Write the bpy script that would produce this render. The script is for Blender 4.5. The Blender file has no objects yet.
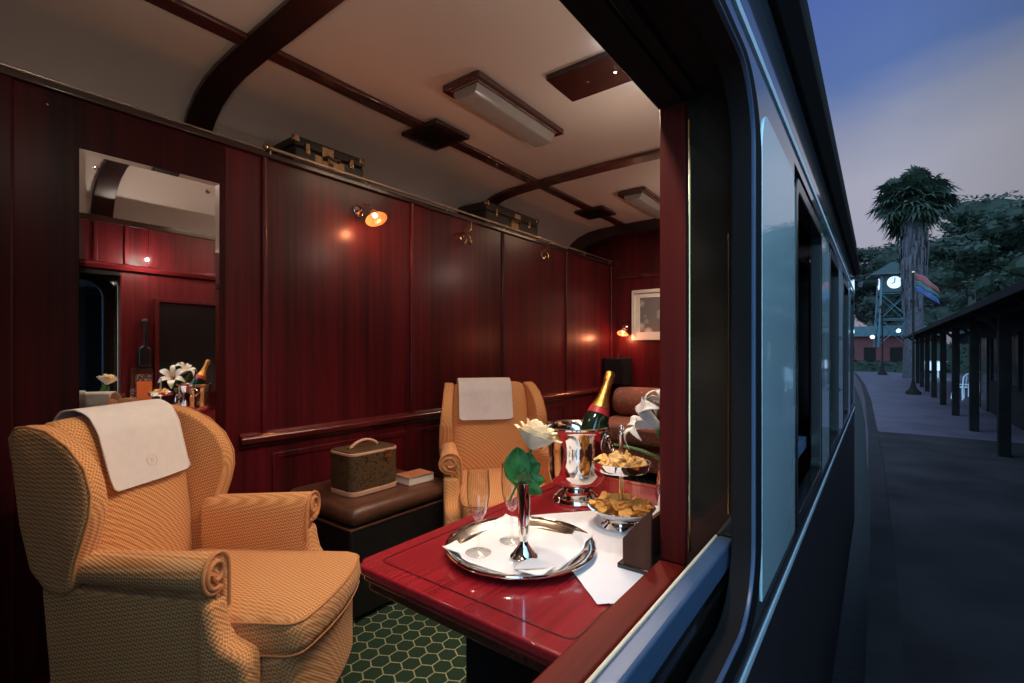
import bpy, bmesh, math, random
from mathutils import Vector, Matrix, Euler
PI = math.pi
rnd = random.Random(7)
S = bpy.context.scene
COL = S.collection

# ------------------------------------------------------------------ materials
def new_mat(name):
    m = bpy.data.materials.new(name); m.use_nodes = True
    nt = m.node_tree
    return m, nt, nt.nodes['Principled BSDF']

def N(nt, typ, **kw):
    n = nt.nodes.new(typ)
    for k, v in kw.items():
        if k.startswith('i_'): n.inputs[k[2:].replace('_', ' ')].default_value = v
        else: setattr(n, k, v)
    return n

def rgba(c): return (c[0], c[1], c[2], 1)

def plain(name, col, rough=.5, metal=0, coat=0, spec=.5, var=0, vscale=20, bump=0, bscale=60, sheen=0):
    m, nt, b = new_mat(name)
    b.inputs['Base Color'].default_value = rgba(col)
    b.inputs['Roughness'].default_value = rough
    b.inputs['Metallic'].default_value = metal
    b.inputs['Coat Weight'].default_value = coat
    b.inputs['Coat Roughness'].default_value = .08
    b.inputs['Specular IOR Level'].default_value = spec
    b.inputs['Sheen Weight'].default_value = sheen
    tc = N(nt, 'ShaderNodeTexCoord')
    if var or True:
        no = N(nt, 'ShaderNodeTexNoise'); no.inputs['Scale'].default_value = vscale; no.inputs['Detail'].default_value = 4
        nt.links.new(tc.outputs['Object'], no.inputs['Vector'])
        v = var if var else .04
        rp = N(nt, 'ShaderNodeValToRGB')
        rp.color_ramp.elements[0].position = .3; rp.color_ramp.elements[1].position = .7
        rp.color_ramp.elements[0].color = rgba([max(0, c*(1-v)) for c in col])
        rp.color_ramp.elements[1].color = rgba([min(1, c*(1+v)) for c in col])
        nt.links.new(no.outputs['Fac'], rp.inputs['Fac']); nt.links.new(rp.outputs['Color'], b.inputs['Base Color'])
    if bump:
        n2 = N(nt, 'ShaderNodeTexNoise'); n2.inputs['Scale'].default_value = bscale; n2.inputs['Detail'].default_value = 3
        nt.links.new(tc.outputs['Object'], n2.inputs['Vector'])
        bp = N(nt, 'ShaderNodeBump'); bp.inputs['Strength'].default_value = bump; bp.inputs['Distance'].default_value = .01
        nt.links.new(n2.outputs['Fac'], bp.inputs['Height']); nt.links.new(bp.outputs['Normal'], b.inputs['Normal'])
    return m

def wood(name, dark, light, scale=(45, 45, 1.2), rough=.28, coat=.7, crough=.1, spec=.5):
    m, nt, b = new_mat(name); b.inputs['Specular IOR Level'].default_value = spec
    tc = N(nt, 'ShaderNodeTexCoord'); mp = N(nt, 'ShaderNodeMapping')
    mp.inputs['Scale'].default_value = scale
    nt.links.new(tc.outputs['Object'], mp.inputs['Vector'])
    n1 = N(nt, 'ShaderNodeTexNoise'); n1.inputs['Scale'].default_value = 1; n1.inputs['Detail'].default_value = 8; n1.inputs['Roughness'].default_value = .65
    nt.links.new(mp.outputs['Vector'], n1.inputs['Vector'])
    mp2 = N(nt, 'ShaderNodeMapping'); mp2.inputs['Scale'].default_value = [s*.16 for s in scale]
    nt.links.new(tc.outputs['Object'], mp2.inputs['Vector'])
    n2 = N(nt, 'ShaderNodeTexNoise'); n2.inputs['Scale'].default_value = 1; n2.inputs['Detail'].default_value = 3
    nt.links.new(mp2.outputs['Vector'], n2.inputs['Vector'])
    mx = N(nt, 'ShaderNodeMath', operation='ADD'); nt.links.new(n1.outputs['Fac'], mx.inputs[0]); nt.links.new(n2.outputs['Fac'], mx.inputs[1])
    ml = N(nt, 'ShaderNodeMath', operation='MULTIPLY'); ml.inputs[1].default_value = .5; nt.links.new(mx.outputs[0], ml.inputs[0])
    rp = N(nt, 'ShaderNodeValToRGB'); rp.color_ramp.elements[0].position = .36; rp.color_ramp.elements[1].position = .64
    rp.color_ramp.elements[0].color = rgba(dark); rp.color_ramp.elements[1].color = rgba(light)
    nt.links.new(ml.outputs[0], rp.inputs['Fac']); nt.links.new(rp.outputs['Color'], b.inputs['Base Color'])
    b.inputs['Roughness'].default_value = rough
    b.inputs['Coat Weight'].default_value = coat; b.inputs['Coat Roughness'].default_value = crough
    return m

def fabric(name, a, bcol, cdark, pitch=.0078):
    """woven honeycomb cloth: small lattice of pale and dark dots on an orange ground"""
    m, nt, b = new_mat(name)
    tc = N(nt, 'ShaderNodeTexCoord'); mp = N(nt, 'ShaderNodeMapping')
    mp.inputs['Rotation'].default_value = (.5, .6, .4)
    k = 2*PI/pitch
    mp.inputs['Scale'].default_value = (k, k, k)
    nt.links.new(tc.outputs['Object'], mp.inputs['Vector'])
    sp = N(nt, 'ShaderNodeSeparateXYZ'); nt.links.new(mp.outputs['Vector'], sp.inputs[0])
    cs = []
    for ax in 'XYZ':
        c = N(nt, 'ShaderNodeMath', operation='COSINE'); nt.links.new(sp.outputs[ax], c.inputs[0]); cs.append(c)
    a1 = N(nt, 'ShaderNodeMath', operation='ADD'); nt.links.new(cs[0].outputs[0], a1.inputs[0]); nt.links.new(cs[1].outputs[0], a1.inputs[1])
    a2 = N(nt, 'ShaderNodeMath', operation='ADD'); nt.links.new(a1.outputs[0], a2.inputs[0]); nt.links.new(cs[2].outputs[0], a2.inputs[1])
    mr = N(nt, 'ShaderNodeMapRange'); mr.inputs['From Min'].default_value = -1.8; mr.inputs['From Max'].default_value = 1.8
    nt.links.new(a2.outputs[0], mr.inputs['Value'])
    rp = N(nt, 'ShaderNodeValToRGB')
    rp.color_ramp.elements[0].position = .12; rp.color_ramp.elements[0].color = rgba(cdark)
    rp.color_ramp.elements[1].position = .85; rp.color_ramp.elements[1].color = rgba(bcol)
    e = rp.color_ramp.elements.new(.45); e.color = rgba(a)
    nt.links.new(mr.outputs[0], rp.inputs['Fac']); nt.links.new(rp.outputs['Color'], b.inputs['Base Color'])
    b.inputs['Roughness'].default_value = .85; b.inputs['Sheen Weight'].default_value = .1
    bp = N(nt, 'ShaderNodeBump'); bp.inputs['Strength'].default_value = .5; bp.inputs['Distance'].default_value = .003
    nt.links.new(mr.outputs[0], bp.inputs['Height']); nt.links.new(bp.outputs['Normal'], b.inputs['Normal'])
    return m

def emit(name, col, strength):
    m, nt, b = new_mat(name)
    b.inputs['Base Color'].default_value = rgba(col)
    b.inputs['Emission Color'].default_value = rgba(col); b.inputs['Emission Strength'].default_value = strength
    return m

def glass(name):
    # thin clear glass: see-through with a Fresnel reflection
    m = bpy.data.materials.new(name); m.use_nodes = True; nt = m.node_tree; nt.nodes.clear()
    o = N(nt, 'ShaderNodeOutputMaterial'); tr = N(nt, 'ShaderNodeBsdfTransparent'); gl = N(nt, 'ShaderNodeBsdfGlossy')
    tr.inputs['Color'].default_value = (.985, .985, .98, 1); gl.inputs['Roughness'].default_value = .02
    lw = N(nt, 'ShaderNodeLayerWeight'); lw.inputs['Blend'].default_value = .5
    pw = N(nt, 'ShaderNodeMath', operation='POWER'); pw.inputs[1].default_value = 3.0; nt.links.new(lw.outputs['Facing'], pw.inputs[0])
    fr = N(nt, 'ShaderNodeMath', operation='MULTIPLY_ADD'); fr.inputs[1].default_value = .95; fr.inputs[2].default_value = .06; nt.links.new(pw.outputs[0], fr.inputs[0])
    mx = N(nt, 'ShaderNodeMixShader'); nt.links.new(fr.outputs[0], mx.inputs[0]); nt.links.new(tr.outputs[0], mx.inputs[1]); nt.links.new(gl.outputs[0], mx.inputs[2])
    nt.links.new(mx.outputs[0], o.inputs[0])
    return m

def carpet_mat():
    m, nt, b = new_mat('carpet_green')
    tc = N(nt, 'ShaderNodeTexCoord'); sp = N(nt, 'ShaderNodeSeparateXYZ'); nt.links.new(tc.outputs['Object'], sp.inputs[0])
    def M(op, a, bb=None):
        n = N(nt, 'ShaderNodeMath', operation=op)
        for i, v in enumerate([a, bb]):
            if v is None: continue
            if isinstance(v, (int, float)): n.inputs[i].default_value = v
            else: nt.links.new(v, n.inputs[i])
        return n.outputs[0]
    # hexagon lattice: distance to the nearest of two staggered grids, then to the cell border
    W = .074
    x = M('DIVIDE', sp.outputs['X'], W); y = M('DIVIDE', sp.outputs['Y'], W)
    s3 = math.sqrt(3)
    def cell(ox, oy):
        gx = M('SUBTRACT', M('FRACT', M('ADD', x, ox)), .5)
        gy = M('MULTIPLY', M('SUBTRACT', M('FRACT', M('ADD', M('DIVIDE', y, s3), oy)), .5), s3)
        ax = M('ABSOLUTE', gx); ay = M('ABSOLUTE', gy)
        return M('MAXIMUM', ax, M('ADD', M('MULTIPLY', ax, .5), M('MULTIPLY', ay, s3/2)))
    d = M('MINIMUM', cell(0, 0), cell(.5, .5))
    line = M('GREATER_THAN', d, .462)
    no = N(nt, 'ShaderNodeTexNoise'); no.inputs['Scale'].default_value = 260; nt.links.new(tc.outputs['Object'], no.inputs['Vector'])
    dots = M('GREATER_THAN', no.outputs['Fac'], .46)
    lf = M('MULTIPLY', line, M('ADD', M('MULTIPLY', dots, .7), .3))
    cen = M('LESS_THAN', d, .07)
    mix = N(nt, 'ShaderNodeMix', data_type='RGBA')
    mix.inputs[6].default_value = (.008, .034, .016, 1); mix.inputs[7].default_value = (.36, .38, .23, 1)
    nt.links.new(lf, mix.inputs[0])
    nt.links.new(mix.outputs[2], b.inputs['Base Color'])
    b.inputs['Roughness'].default_value = .95
    bp = N(nt, 'ShaderNodeBump'); bp.inputs['Strength'].default_value = .5; bp.inputs['Distance'].default_value = .004
    nt.links.new(no.outputs['Fac'], bp.inputs['Height']); nt.links.new(bp.outputs['Normal'], b.inputs['Normal'])
    return m

def pattern_mat(name, c1, c2, scale=60, rough=.6, thr=.5):
    m, nt, b = new_mat(name)
    tc = N(nt, 'ShaderNodeTexCoord'); v = N(nt, 'ShaderNodeTexVoronoi'); v.inputs['Scale'].default_value = scale
    nt.links.new(tc.outputs['Object'], v.inputs['Vector'])
    no = N(nt, 'ShaderNodeTexNoise'); no.inputs['Scale'].default_value = scale*.5; no.inputs['Detail'].default_value = 5
    nt.links.new(tc.outputs['Object'], no.inputs['Vector'])
    ad = N(nt, 'ShaderNodeMath', operation='ADD'); nt.links.new(v.outputs['Distance'], ad.inputs[0]); nt.links.new(no.outputs['Fac'], ad.inputs[1])
    rp = N(nt, 'ShaderNodeValToRGB'); rp.color_ramp.elements[0].position = thr+.2; rp.color_ramp.elements[1].position = thr+.5
    rp.color_ramp.elements[0].color = rgba(c1); rp.color_ramp.elements[1].color = rgba(c2)
    nt.links.new(ad.outputs[0], rp.inputs['Fac']); nt.links.new(rp.outputs['Color'], b.inputs['Base Color'])
    b.inputs['Roughness'].default_value = rough
    return m

M = {}
M['mahogany'] = wood('mahogany_panel', (.026, .0025, .0035), (.125, .0055, .011), rough=.42, coat=.33, crough=.25, spec=.25)
M['mahogany_h'] = wood('mahogany_rail', (.035, .003, .004), (.12, .010, .012), scale=(45, 1.2, 45), rough=.25, coat=.8, crough=.08)
M['table_wood'] = wood('table_mahogany', (.20, .008, .014), (.33, .018, .026), scale=(60, 3, 60), rough=.22, coat=1, crough=.05)
M['rack_wood'] = wood('rack_wood', (.045, .016, .010), (.10, .038, .022), scale=(30, 30, 3), rough=.5, coat=0, spec=.2)
M['sill_wood'] = wood('sill_wood', (.10, .008, .005), (.19, .018, .010), scale=(45, 1.5, 45), rough=.5, coat=0, spec=.15)
M['jamb_wood'] = wood('jamb_wood', (.06, .006, .005), (.12, .013, .010), scale=(45, 45, 1.5), rough=.5, coat=0, spec=.12)
M['door_wood'] = wood('door_mahogany', (.012, .001, .0015), (.05, .003, .005), rough=.45, coat=.06, crough=.35, spec=.15)
M['dark_wood'] = wood('dark_wood', (.010, .003, .003), (.035, .009, .007), rough=.3, coat=.6)
M['ceil'] = plain('ceiling_cream', (.60, .53, .48), .6, var=.03, vscale=2)
M['ceil_beam'] = wood('beam_wood', (.012, .005, .005), (.035, .012, .011), scale=(8, 45, 8), rough=.3, coat=.5)
M['strip_wood'] = wood('strip_wood', (.035, .010, .008), (.09, .022, .018), scale=(45, 2, 45), rough=.25, coat=.7)
M['rail_metal'] = plain('rail_metal', (.46, .40, .33), .35, 1)
M['brass'] = plain('brass', (.62, .45, .24), .22, 1)
M['chrome'] = plain('silver', (.86, .83, .79), .07, 1)
M['silver_soft'] = plain('silver_tray', (.80, .76, .70), .16, 1, var=.05)
M['black'] = plain('black_gloss', (.008, .008, .009), .25, coat=.5)
M['black_matt'] = plain('black_matt', (.015, .0125, .012), .9, spec=.08)
M['fabric'] = fabric('orange_weave', (.72, .315, .10), (.80, .45, .20), (.50, .185, .055))
M['fabric_plain'] = plain('orange_welt', (.60, .25, .08), .8, var=.1, vscale=200, sheen=.2)
M['leg_wood'] = wood('leg_wood', (.03, .01, .006), (.08, .03, .015), rough=.3)
M['linen'] = plain('white_linen', (.78, .75, .73), .85, var=.03, vscale=30, bump=.12, bscale=500)
M['linen_em'] = plain('linen_embroidery', (.70, .62, .55), .8)
M['napkin'] = plain('napkin_white', (.80, .80, .84), .8, var=.02, bump=.1, bscale=500)
M['leather'] = plain('brown_leather', (.10, .040, .022), .35, var=.25, vscale=14, bump=.08, bscale=300)
M['leather_tan'] = plain('tan_leather', (.60, .33, .22), .5, var=.1)
M['chest_black'] = plain('chest_black', (.010, .009, .009), .4, var=.3)
M['monogram'] = pattern_mat('brown_canvas', (.012, .007, .004), (.10, .056, .022), 85, .5, .5)
M['case_dark'] = plain('suitcase_dark', (.014, .013, .012), .45, var=.4, vscale=30)
M['case_brown'] = plain('suitcase_olive', (.030, .022, .016), .5, var=.4, vscale=30)
M['sticker'] = pattern_mat('luggage_sticker', (.40, .16, .08), (.55, .36, .16), 40, .6, .45)
M['book'] = plain('book_cover', (.42, .17, .08), .5, var=.15)
M['paper'] = plain('paper', (.74, .68, .58), .8, var=.06, vscale=120)
M['glass'] = glass('clear_glass')
M['mirror'] = plain('mirror_glass', (.86, .86, .86), .012, 1, var=.002)
M['amber'] = None
M['petal'] = plain('rose_petal', (.93, .78, .52), .6, var=.06, vscale=30)
M['lily'] = plain('lily_petal', (.88, .88, .85), .5, var=.03)
M['leaf'] = plain('leaf_green', (.020, .13, .012), .5, var=.4, vscale=60)
M['leaf_light'] = plain('leaf_bright', (.06, .22, .05), .4, var=.3, vscale=60)
M['bottle'] = plain('bottle_green', (.006, .018, .009), .05, coat=1)
M['foil'] = plain('gold_foil', (.85, .46, .13), .28, 1, bump=.3, bscale=150)
M['red_label'] = plain('label_red', (.40, .02, .03), .4)
M['cream_label'] = plain('label_cream', (.75, .66, .50), .5)
M['crisp'] = plain('crisp', (.95, .42, .09), .55, var=.25, vscale=60)
M['crisp_pale'] = plain('crisp_pale', (.95, .54, .19), .5, var=.2, vscale=60)
M['sofa'] = pattern_mat('sofa_damask', (.48, .23, .17), (.30, .115, .085), 30, .8, .4)
M['frame_white'] = plain('picture_frame', (.62, .56, .50), .35, var=.05)
M['picture'] = pattern_mat('grey_etching', (.42, .38, .35), (.14, .12, .12), 9, .5, .42)
M['mat_board'] = plain('mat_board', (.60, .54, .50), .7)
M['carpet'] = carpet_mat()
M['orange_card'] = plain('orange_card', (.85, .19, .045), .5)
M['print'] = pattern_mat('printed_leaflet', (.70, .62, .58), (.10, .03, .04), 90, .5, .4)
M['lens'] = plain('frosted_lens', (.34, .33, .31), .25, coat=.3)
M['body'] = plain('coach_paint_grey_blue', (.085, .10, .13), .12, coat=1, var=.06, vscale=1)
M['body_low'] = plain('coach_paint_dark', (.032, .024, .028), .45, spec=.25, coat=.05, var=.15, vscale=2)
M['cream'] = plain('coach_paint_cream', (.70, .91, .98), .22, coat=.6, var=.02, vscale=2)
for k_ in ('body', 'cream'):
    b_ = M[k_].node_tree.nodes['Principled BSDF']; b_.inputs['Coat Weight'].default_value = 1; b_.inputs['Coat IOR'].default_value = 2.3; b_.inputs['Coat Roughness'].default_value = .03
M['bead'] = plain('frame_highlight', (.05, .09, .17), .35)  # sky highlight on the black frame, put into the colour
M['white_line'] = plain('coach_line', (.70, .80, .88), .3)
M['rail_blue'] = plain('sash_metal', (.075, .13, .235), .35, .2, var=.08, vscale=8)
M['cream_strip'] = plain('sash_felt', (.72, .62, .45), .6)
M['dark_glass'] = plain('dark_pane', (.012, .010, .009), .06, coat=1)
M['reveal'] = plain('reveal_panel', (.024, .019, .013), .12, coat=.8, var=.4, vscale=6)
M['blind'] = plain('brown_blind', (.12, .05, .028), .6, var=.2, vscale=8)
M['ground_shade'] = plain('platform_shade', (.036, .027, .029), .9, spec=.12, var=.35, vscale=1.5, bump=.2, bscale=8)  # near platform, shade of canopy and train put into the colour
M['ground_lit'] = plain('platform_lit', (.088, .060, .082), .55, var=.3, vscale=1.2, bump=.2, bscale=8)  # same platform beyond the shade, lightness put into the colour
M['kerb'] = plain('platform_kerb', (.032, .025, .027), .9, spec=.12, var=.2, vscale=3)
M['trackbed'] = plain('track_ballast', (.012, .012, .013), .9, var=.5, vscale=20, bump=.6, bscale=18)
M['canopy'] = plain('canopy_dark', (.011, .009, .009), .9, spec=.1, var=.3, vscale=3)
M['brick_red'] = plain('brick_red', (.10, .020, .020), .8, var=.2, vscale=3)
M['teal'] = plain('tower_teal', (.035, .075, .095), .5, var=.2, vscale=3)
M['roof_grey'] = plain('roof_grey', (.016, .026, .026), .6, var=.2, vscale=2)
M['bark'] = plain('palm_bark', (.045, .036, .045), .9, var=.4, vscale=6, bump=.8, bscale=9)
M['frond'] = plain('palm_frond', (.016, .026, .014), .6, var=.4, vscale=3)
M['frond_dry'] = plain('palm_skirt', (.058, .044, .052), .9, var=.3, vscale=5)
M['tree'] = plain('tree_leaf', (.0075, .017, .007), .7, var=.5, vscale=.8)
M['tree2'] = plain('tree_leaf_dark', (.0055, .012, .006), .7, var=.5, vscale=.8)
M['trunk'] = plain('tree_trunk', (.05, .04, .035), .9, var=.3)
M['white_metal'] = plain('white_metal', (.8, .8, .85), .4)
M['clock_glow'] = emit('clock_glow', (.75, .85, 1), .75)
M['lamp_glow'] = emit('lamp_glow', (.75, .9, 1), 2.0)
M['warm_glow'] = emit('warm_glow', (1, .62, .25), 1.6)
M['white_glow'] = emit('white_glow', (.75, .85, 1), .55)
M['flag_red'] = plain('flag_red', (.22, .05, .05), .7)
M['flag_blue'] = plain('flag_blue', (.04, .06, .16), .7)
M['flag_green'] = plain('flag_green', (.05, .09, .09), .7)
M['bulb'] = emit('bulb', (1, .85, .72), 5)
M['led'] = emit('led', (.85, .93, 1), 18)

def amber_mat():
    m, nt, b = new_mat('amber_shade')
    b.inputs['Base Color'].default_value = (.50, .22, .09, 1); b.inputs['Roughness'].default_value = .3
    b.inputs['Transmission Weight'].default_value = .55
    b.inputs['Emission Color'].default_value = (1, .30, .07, 1); b.inputs['Emission Strength'].default_value = .12
    return m
M['amber'] = amber_mat()

# ------------------------------------------------------------------ mesh tools
class MB:
    def __init__(s): s.v = []; s.f = []; s.mi = []
    def add(s, vs, fs, mi=0):
        o = len(s.v); s.v += [tuple(v) for v in vs]
        for f in fs: s.f.append([i+o for i in f]); s.mi.append(mi)
        return s
    def box(s, x0, x1, y0, y1, z0, z1, mi=0):
        vs = [(x, y, z) for z in (z0, z1) for y in (y0, y1) for x in (x0, x1)]
        return s.add(vs, [(0, 2, 3, 1), (4, 5, 7, 6), (0, 1, 5, 4), (2, 6, 7, 3), (0, 4, 6, 2), (1, 3, 7, 5)], mi)
    def loft(s, rings, closed=True, cap=True, mi=0, loop=False):
        n = len(rings[0]); vs = [p for r in rings for p in r]; fs = []
        R = len(rings)
        for i in range(R if loop else R-1):
            a = i*n; b = ((i+1) % R)*n
            for j in range(n if closed else n-1):
                k = (j+1) % n
                fs.append((a+j, a+k, b+k, b+j))
        if cap and closed and not loop:
            fs.append(tuple(reversed(range(n)))); fs.append(tuple(range((R-1)*n, R*n)))
        return s.add(vs, fs, mi)
    def lathe(s, prof, n=40, c=(0, 0, 0), mi=0, mat=None, cap=True):
        rings = []
        for r, z in prof:
            ring = []
            for k in range(n):
                a = 2*PI*k/n; p = Vector((r*math.cos(a), r*math.sin(a), z))
                if mat is not None: p = mat @ p
                ring.append((p.x+c[0], p.y+c[1], p.z+c[2]))
            rings.append(ring)
        return s.loft(rings, True, cap, mi)
    def tube(s, pts, r, n=10, closed=False, mi=0):
        pts = [Vector(p) for p in pts]; L = len(pts); rings = []
        up = Vector((0, 0, 1)); prev = None
        for i, p in enumerate(pts):
            if closed: t = pts[(i+1) % L]-pts[i-1]
            else: t = pts[min(i+1, L-1)]-pts[max(i-1, 0)]
            t.normalize()
            if prev is None:
                a = t.cross(up)
                if a.length < 1e-3: a = t.cross(Vector((1, 0, 0)))
                a.normalize()
            else:
                a = prev-t*prev.dot(t); a.normalize()
            prev = a; b = t.cross(a)
            rr = r[i] if isinstance(r, (list, tuple)) else r
            rings.append([tuple(p+rr*(math.cos(2*PI*k/n)*a+math.sin(2*PI*k/n)*b)) for k in range(n)])
        return s.loft(rings, True, not closed, mi, loop=closed)
    def prism(s, poly, axis, a, b, mi=0):
        """poly in the two other axes, extruded along axis"""
        def P(u, v, w):
            return {'x': (w, u, v), 'y': (u, w, v), 'z': (u, v, w)}[axis]
        n = len(poly)
        vs = [P(u, v, a) for u, v in poly]+[P(u, v, b) for u, v in poly]
        fs = [(i, (i+1) % n, (i+1) % n+n, i+n) for i in range(n)]+[tuple(reversed(range(n))), tuple(range(n, 2*n))]
        return s.add(vs, fs, mi)
    def ring_prism(s, outer, inner, axis, a, b, mi=0):
        """a frame: the region between two polygons of equal vertex count, extruded"""
        def P(u, v, w):
            return {'x': (w, u, v), 'y': (u, w, v), 'z': (u, v, w)}[axis]
        n = len(outer)
        vs = [P(u, v, a) for u, v in outer]+[P(u, v, a) for u, v in inner]+[P(u, v, b) for u, v in outer]+[P(u, v, b) for u, v in inner]
        fs = []
        for i in range(n):
            j = (i+1) % n
            fs += [(i, j, n+j, n+i), (2*n+i, 3*n+i, 3*n+j, 2*n+j), (i, 2*n+i, 2*n+j, j), (n+i, n+j, 3*n+j, 3*n+i)]
        return s.add(vs, fs, mi)
    def sphere(s, c, r, n=16, m=10, sc=(1, 1, 1), mi=0):
        prof = [(r*math.sin(PI*i/m)+1e-5, -r*math.cos(PI*i/m)) for i in range(m+1)]
        rings = [[(c[0]+sc[0]*q*math.cos(2*PI*k/n), c[1]+sc[1]*q*math.sin(2*PI*k/n), c[2]+sc[2]*z) for k in range(n)] for q, z in prof]
        return s.loft(rings, True, True, mi)
    def grid(s, fn, nu, nv, mi=0):
        vs = [fn(i/nu, j/nv) for j in range(nv+1) for i in range(nu+1)]
        fs = [(j*(nu+1)+i, j*(nu+1)+i+1, (j+1)*(nu+1)+i+1, (j+1)*(nu+1)+i) for j in range(nv) for i in range(nu)]
        return s.add(vs, fs, mi)
    def build(s, name, mat, parent=None, bevel=0, seg=3, sub=0, solid=0, smooth=40, loc=None, rz=0, soff=-1):
        me = bpy.data.meshes.new(name); me.from_pydata(s.v, [], s.f)
        bm = bmesh.new(); bm.from_mesh(me)
        bmesh.ops.recalc_face_normals(bm, faces=bm.faces); bm.to_mesh(me); bm.free()
        mats = mat if isinstance(mat, (list, tuple)) else [mat]
        for m in mats: me.materials.append(M[m] if isinstance(m, str) else m)
        if len(mats) > 1:
            for p, i in zip(me.polygons, s.mi): p.material_index = i
        if smooth:
            for p in me.polygons: p.use_smooth = True
            me.set_sharp_from_angle(angle=math.radians(smooth if not sub else 180))
        o = bpy.data.objects.new(name, me); COL.objects.link(o)
        if parent: o.parent = parent
        if loc: o.location = loc
        o.rotation_euler.z = rz
        if solid:
            md = o.modifiers.new('t', 'SOLIDIFY'); md.thickness = solid; md.offset = soff
        if bevel:
            md = o.modifiers.new('b', 'BEVEL'); md.width = bevel; md.segments = seg; md.limit_method = 'ANGLE'; md.angle_limit = math.radians(40)
            md.harden_normals = False
        if sub:
            md = o.modifiers.new('s', 'SUBSURF'); md.levels = sub; md.render_levels = sub
        return o

def thing(name, label, cat, loc=(0, 0, 0), rz=0, group=None):
    o = bpy.data.objects.new(name, None); COL.objects.link(o)
    o.empty_display_size = .05
    o.location = loc; o.rotation_euler.z = rz
    o['label'] = label; o['category'] = cat
    if group: o['group'] = group
    return o

def tag(o, label, cat, group=None):
    o['label'] = label; o['category'] = cat
    if group: o['group'] = group
    return o

def struct(o, label=None, cat=None):
    o['kind'] = 'structure'
    if label: o['label'] = label
    if cat: o['category'] = cat
    return o

def copy_thing(o, loc, rot=None, label=None, group=None):
    c = o.copy(); COL.objects.link(c); c.location = loc
    if rot is not None: c.rotation_euler = rot
    if label: c['label'] = label
    if group: c['group'] = group
    def kids(src, dst):
        for ch in list(src.children):
            d = ch.copy(); COL.objects.link(d); d.parent = dst
            kids(ch, d)
    kids(o, c)
    return c

def rrect(u0, u1, v0, v1, r, n=8):
    pts = []
    for cu, cv, a0 in ((u1-r, v0+r, -PI/2), (u1-r, v1-r, 0), (u0+r, v1-r, PI/2), (u0+r, v0+r, PI)):
        for k in range(n+1):
            a = a0+PI/2*k/n; pts.append((cu+r*math.cos(a), cv+r*math.sin(a)))
    return pts

# ------------------------------------------------------------------ camera
# train axis = +Y, platform side = +X, carriage floor at z = 0
cam = bpy.data.cameras.new('camera'); cam.sensor_width = 36; cam.lens = 481/1024*36
cam.shift_y = 8.5/1024; cam.clip_start = .01; cam.clip_end = 500
co = bpy.data.objects.new('camera', cam); COL.objects.link(co)
co.location = (0, 0, 1.25); co.rotation_euler = (PI/2, 0, math.atan2(366, 481))
S.camera = co

XW = -2.48      # panelled wall
YE = 5.16       # end wall
Y0 = -1.3       # end of the room behind the armchair
CEIL = 2.61

# ------------------------------------------------------------------ room shell
struct(MB().box(-3.0, -.30, Y0, YE+.05, -.06, 0).build('floor', 'carpet'), 'dark green carpet with a cream hexagon lattice under the table', 'carpet')
cove = [(-2.97, 2.20), (-2.95, 2.30), (-2.91, 2.40), (-2.83, 2.485), (-2.74, 2.54), (-2.62, 2.58), (-2.48, 2.60), (-2.2, CEIL)]
prof = cove+[(-1.6, CEIL+.005)]+[(-3.2-x, z) for x, z in reversed(cove)]
m = MB(); m.loft([[(x, y, z) for x, z in prof]+[(x, y, z+.04) for x, z in reversed(prof)] for y in (Y0, YE+.03)], True, True)
struct(m.build('ceiling', 'ceil', smooth=50), 'cream carriage ceiling with coved edges', 'ceiling')
# ribs
def rib(y0, y1, name, inset=.022, mat='ceil_beam'):
    inn = []
    cx, cz = -1.6, 2.2
    for x, z in prof:
        d = Vector((cx-x, 0, max(.15, cz-z+.4)*-1)); 
        inn.append((x+(inset if x < -2.3 else (-inset if x > -.9 else 0)), z-inset))
    m = MB(); m.loft([[(x, y, z+.005) for x, z in prof]+[(x, y, z) for x, z in reversed(inn)] for y in (y0, y1)], True, True)
    return struct(m.build(name, mat, bevel=.006, smooth=35))
rib(.955, 1.085, 'trim_1'); rib(3.185, 3.315, 'trim_2', mat='strip_wood')
# arched header before the end wall
poly = prof+[(-.25, 2.2), (-.40, 2.2)]+[(-.6, 2.44), (-.9, 2.50), (-1.6, 2.515), (-2.3, 2.50), (-2.62, 2.44), (-2.9, 2.2)]
struct(MB().prism(poly, 'y', 4.86, 5.0).build('trim_3', 'ceil_beam', smooth=35))
# long ceiling strip
struct(MB().box(-2.245, -2.155, Y0, YE, 2.590, 2.615).build('trim_4', 'strip_wood', bevel=.008))

# panelled wall
struct(MB().box(XW-.06, XW, Y0, YE, 0, 2.255).build('wall_left', 'mahogany'), 'glossy mahogany panelled wall', 'wall')
struct(MB().box(-3.0, XW-.061, Y0, YE, 2.16, 2.22).build('trim_5', 'dark_wood'))
m = MB(); m.box(XW-.06, XW+.022, Y0, YE, 2.225, 2.255)
struct(m.build('trim_6', 'dark_wood', bevel=.006))
struct(MB().tube([(XW+.024, Y0, 2.258), (XW+.024, 1.17, 2.258)], .004).build('trim_7', 'rail_metal'))
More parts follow.
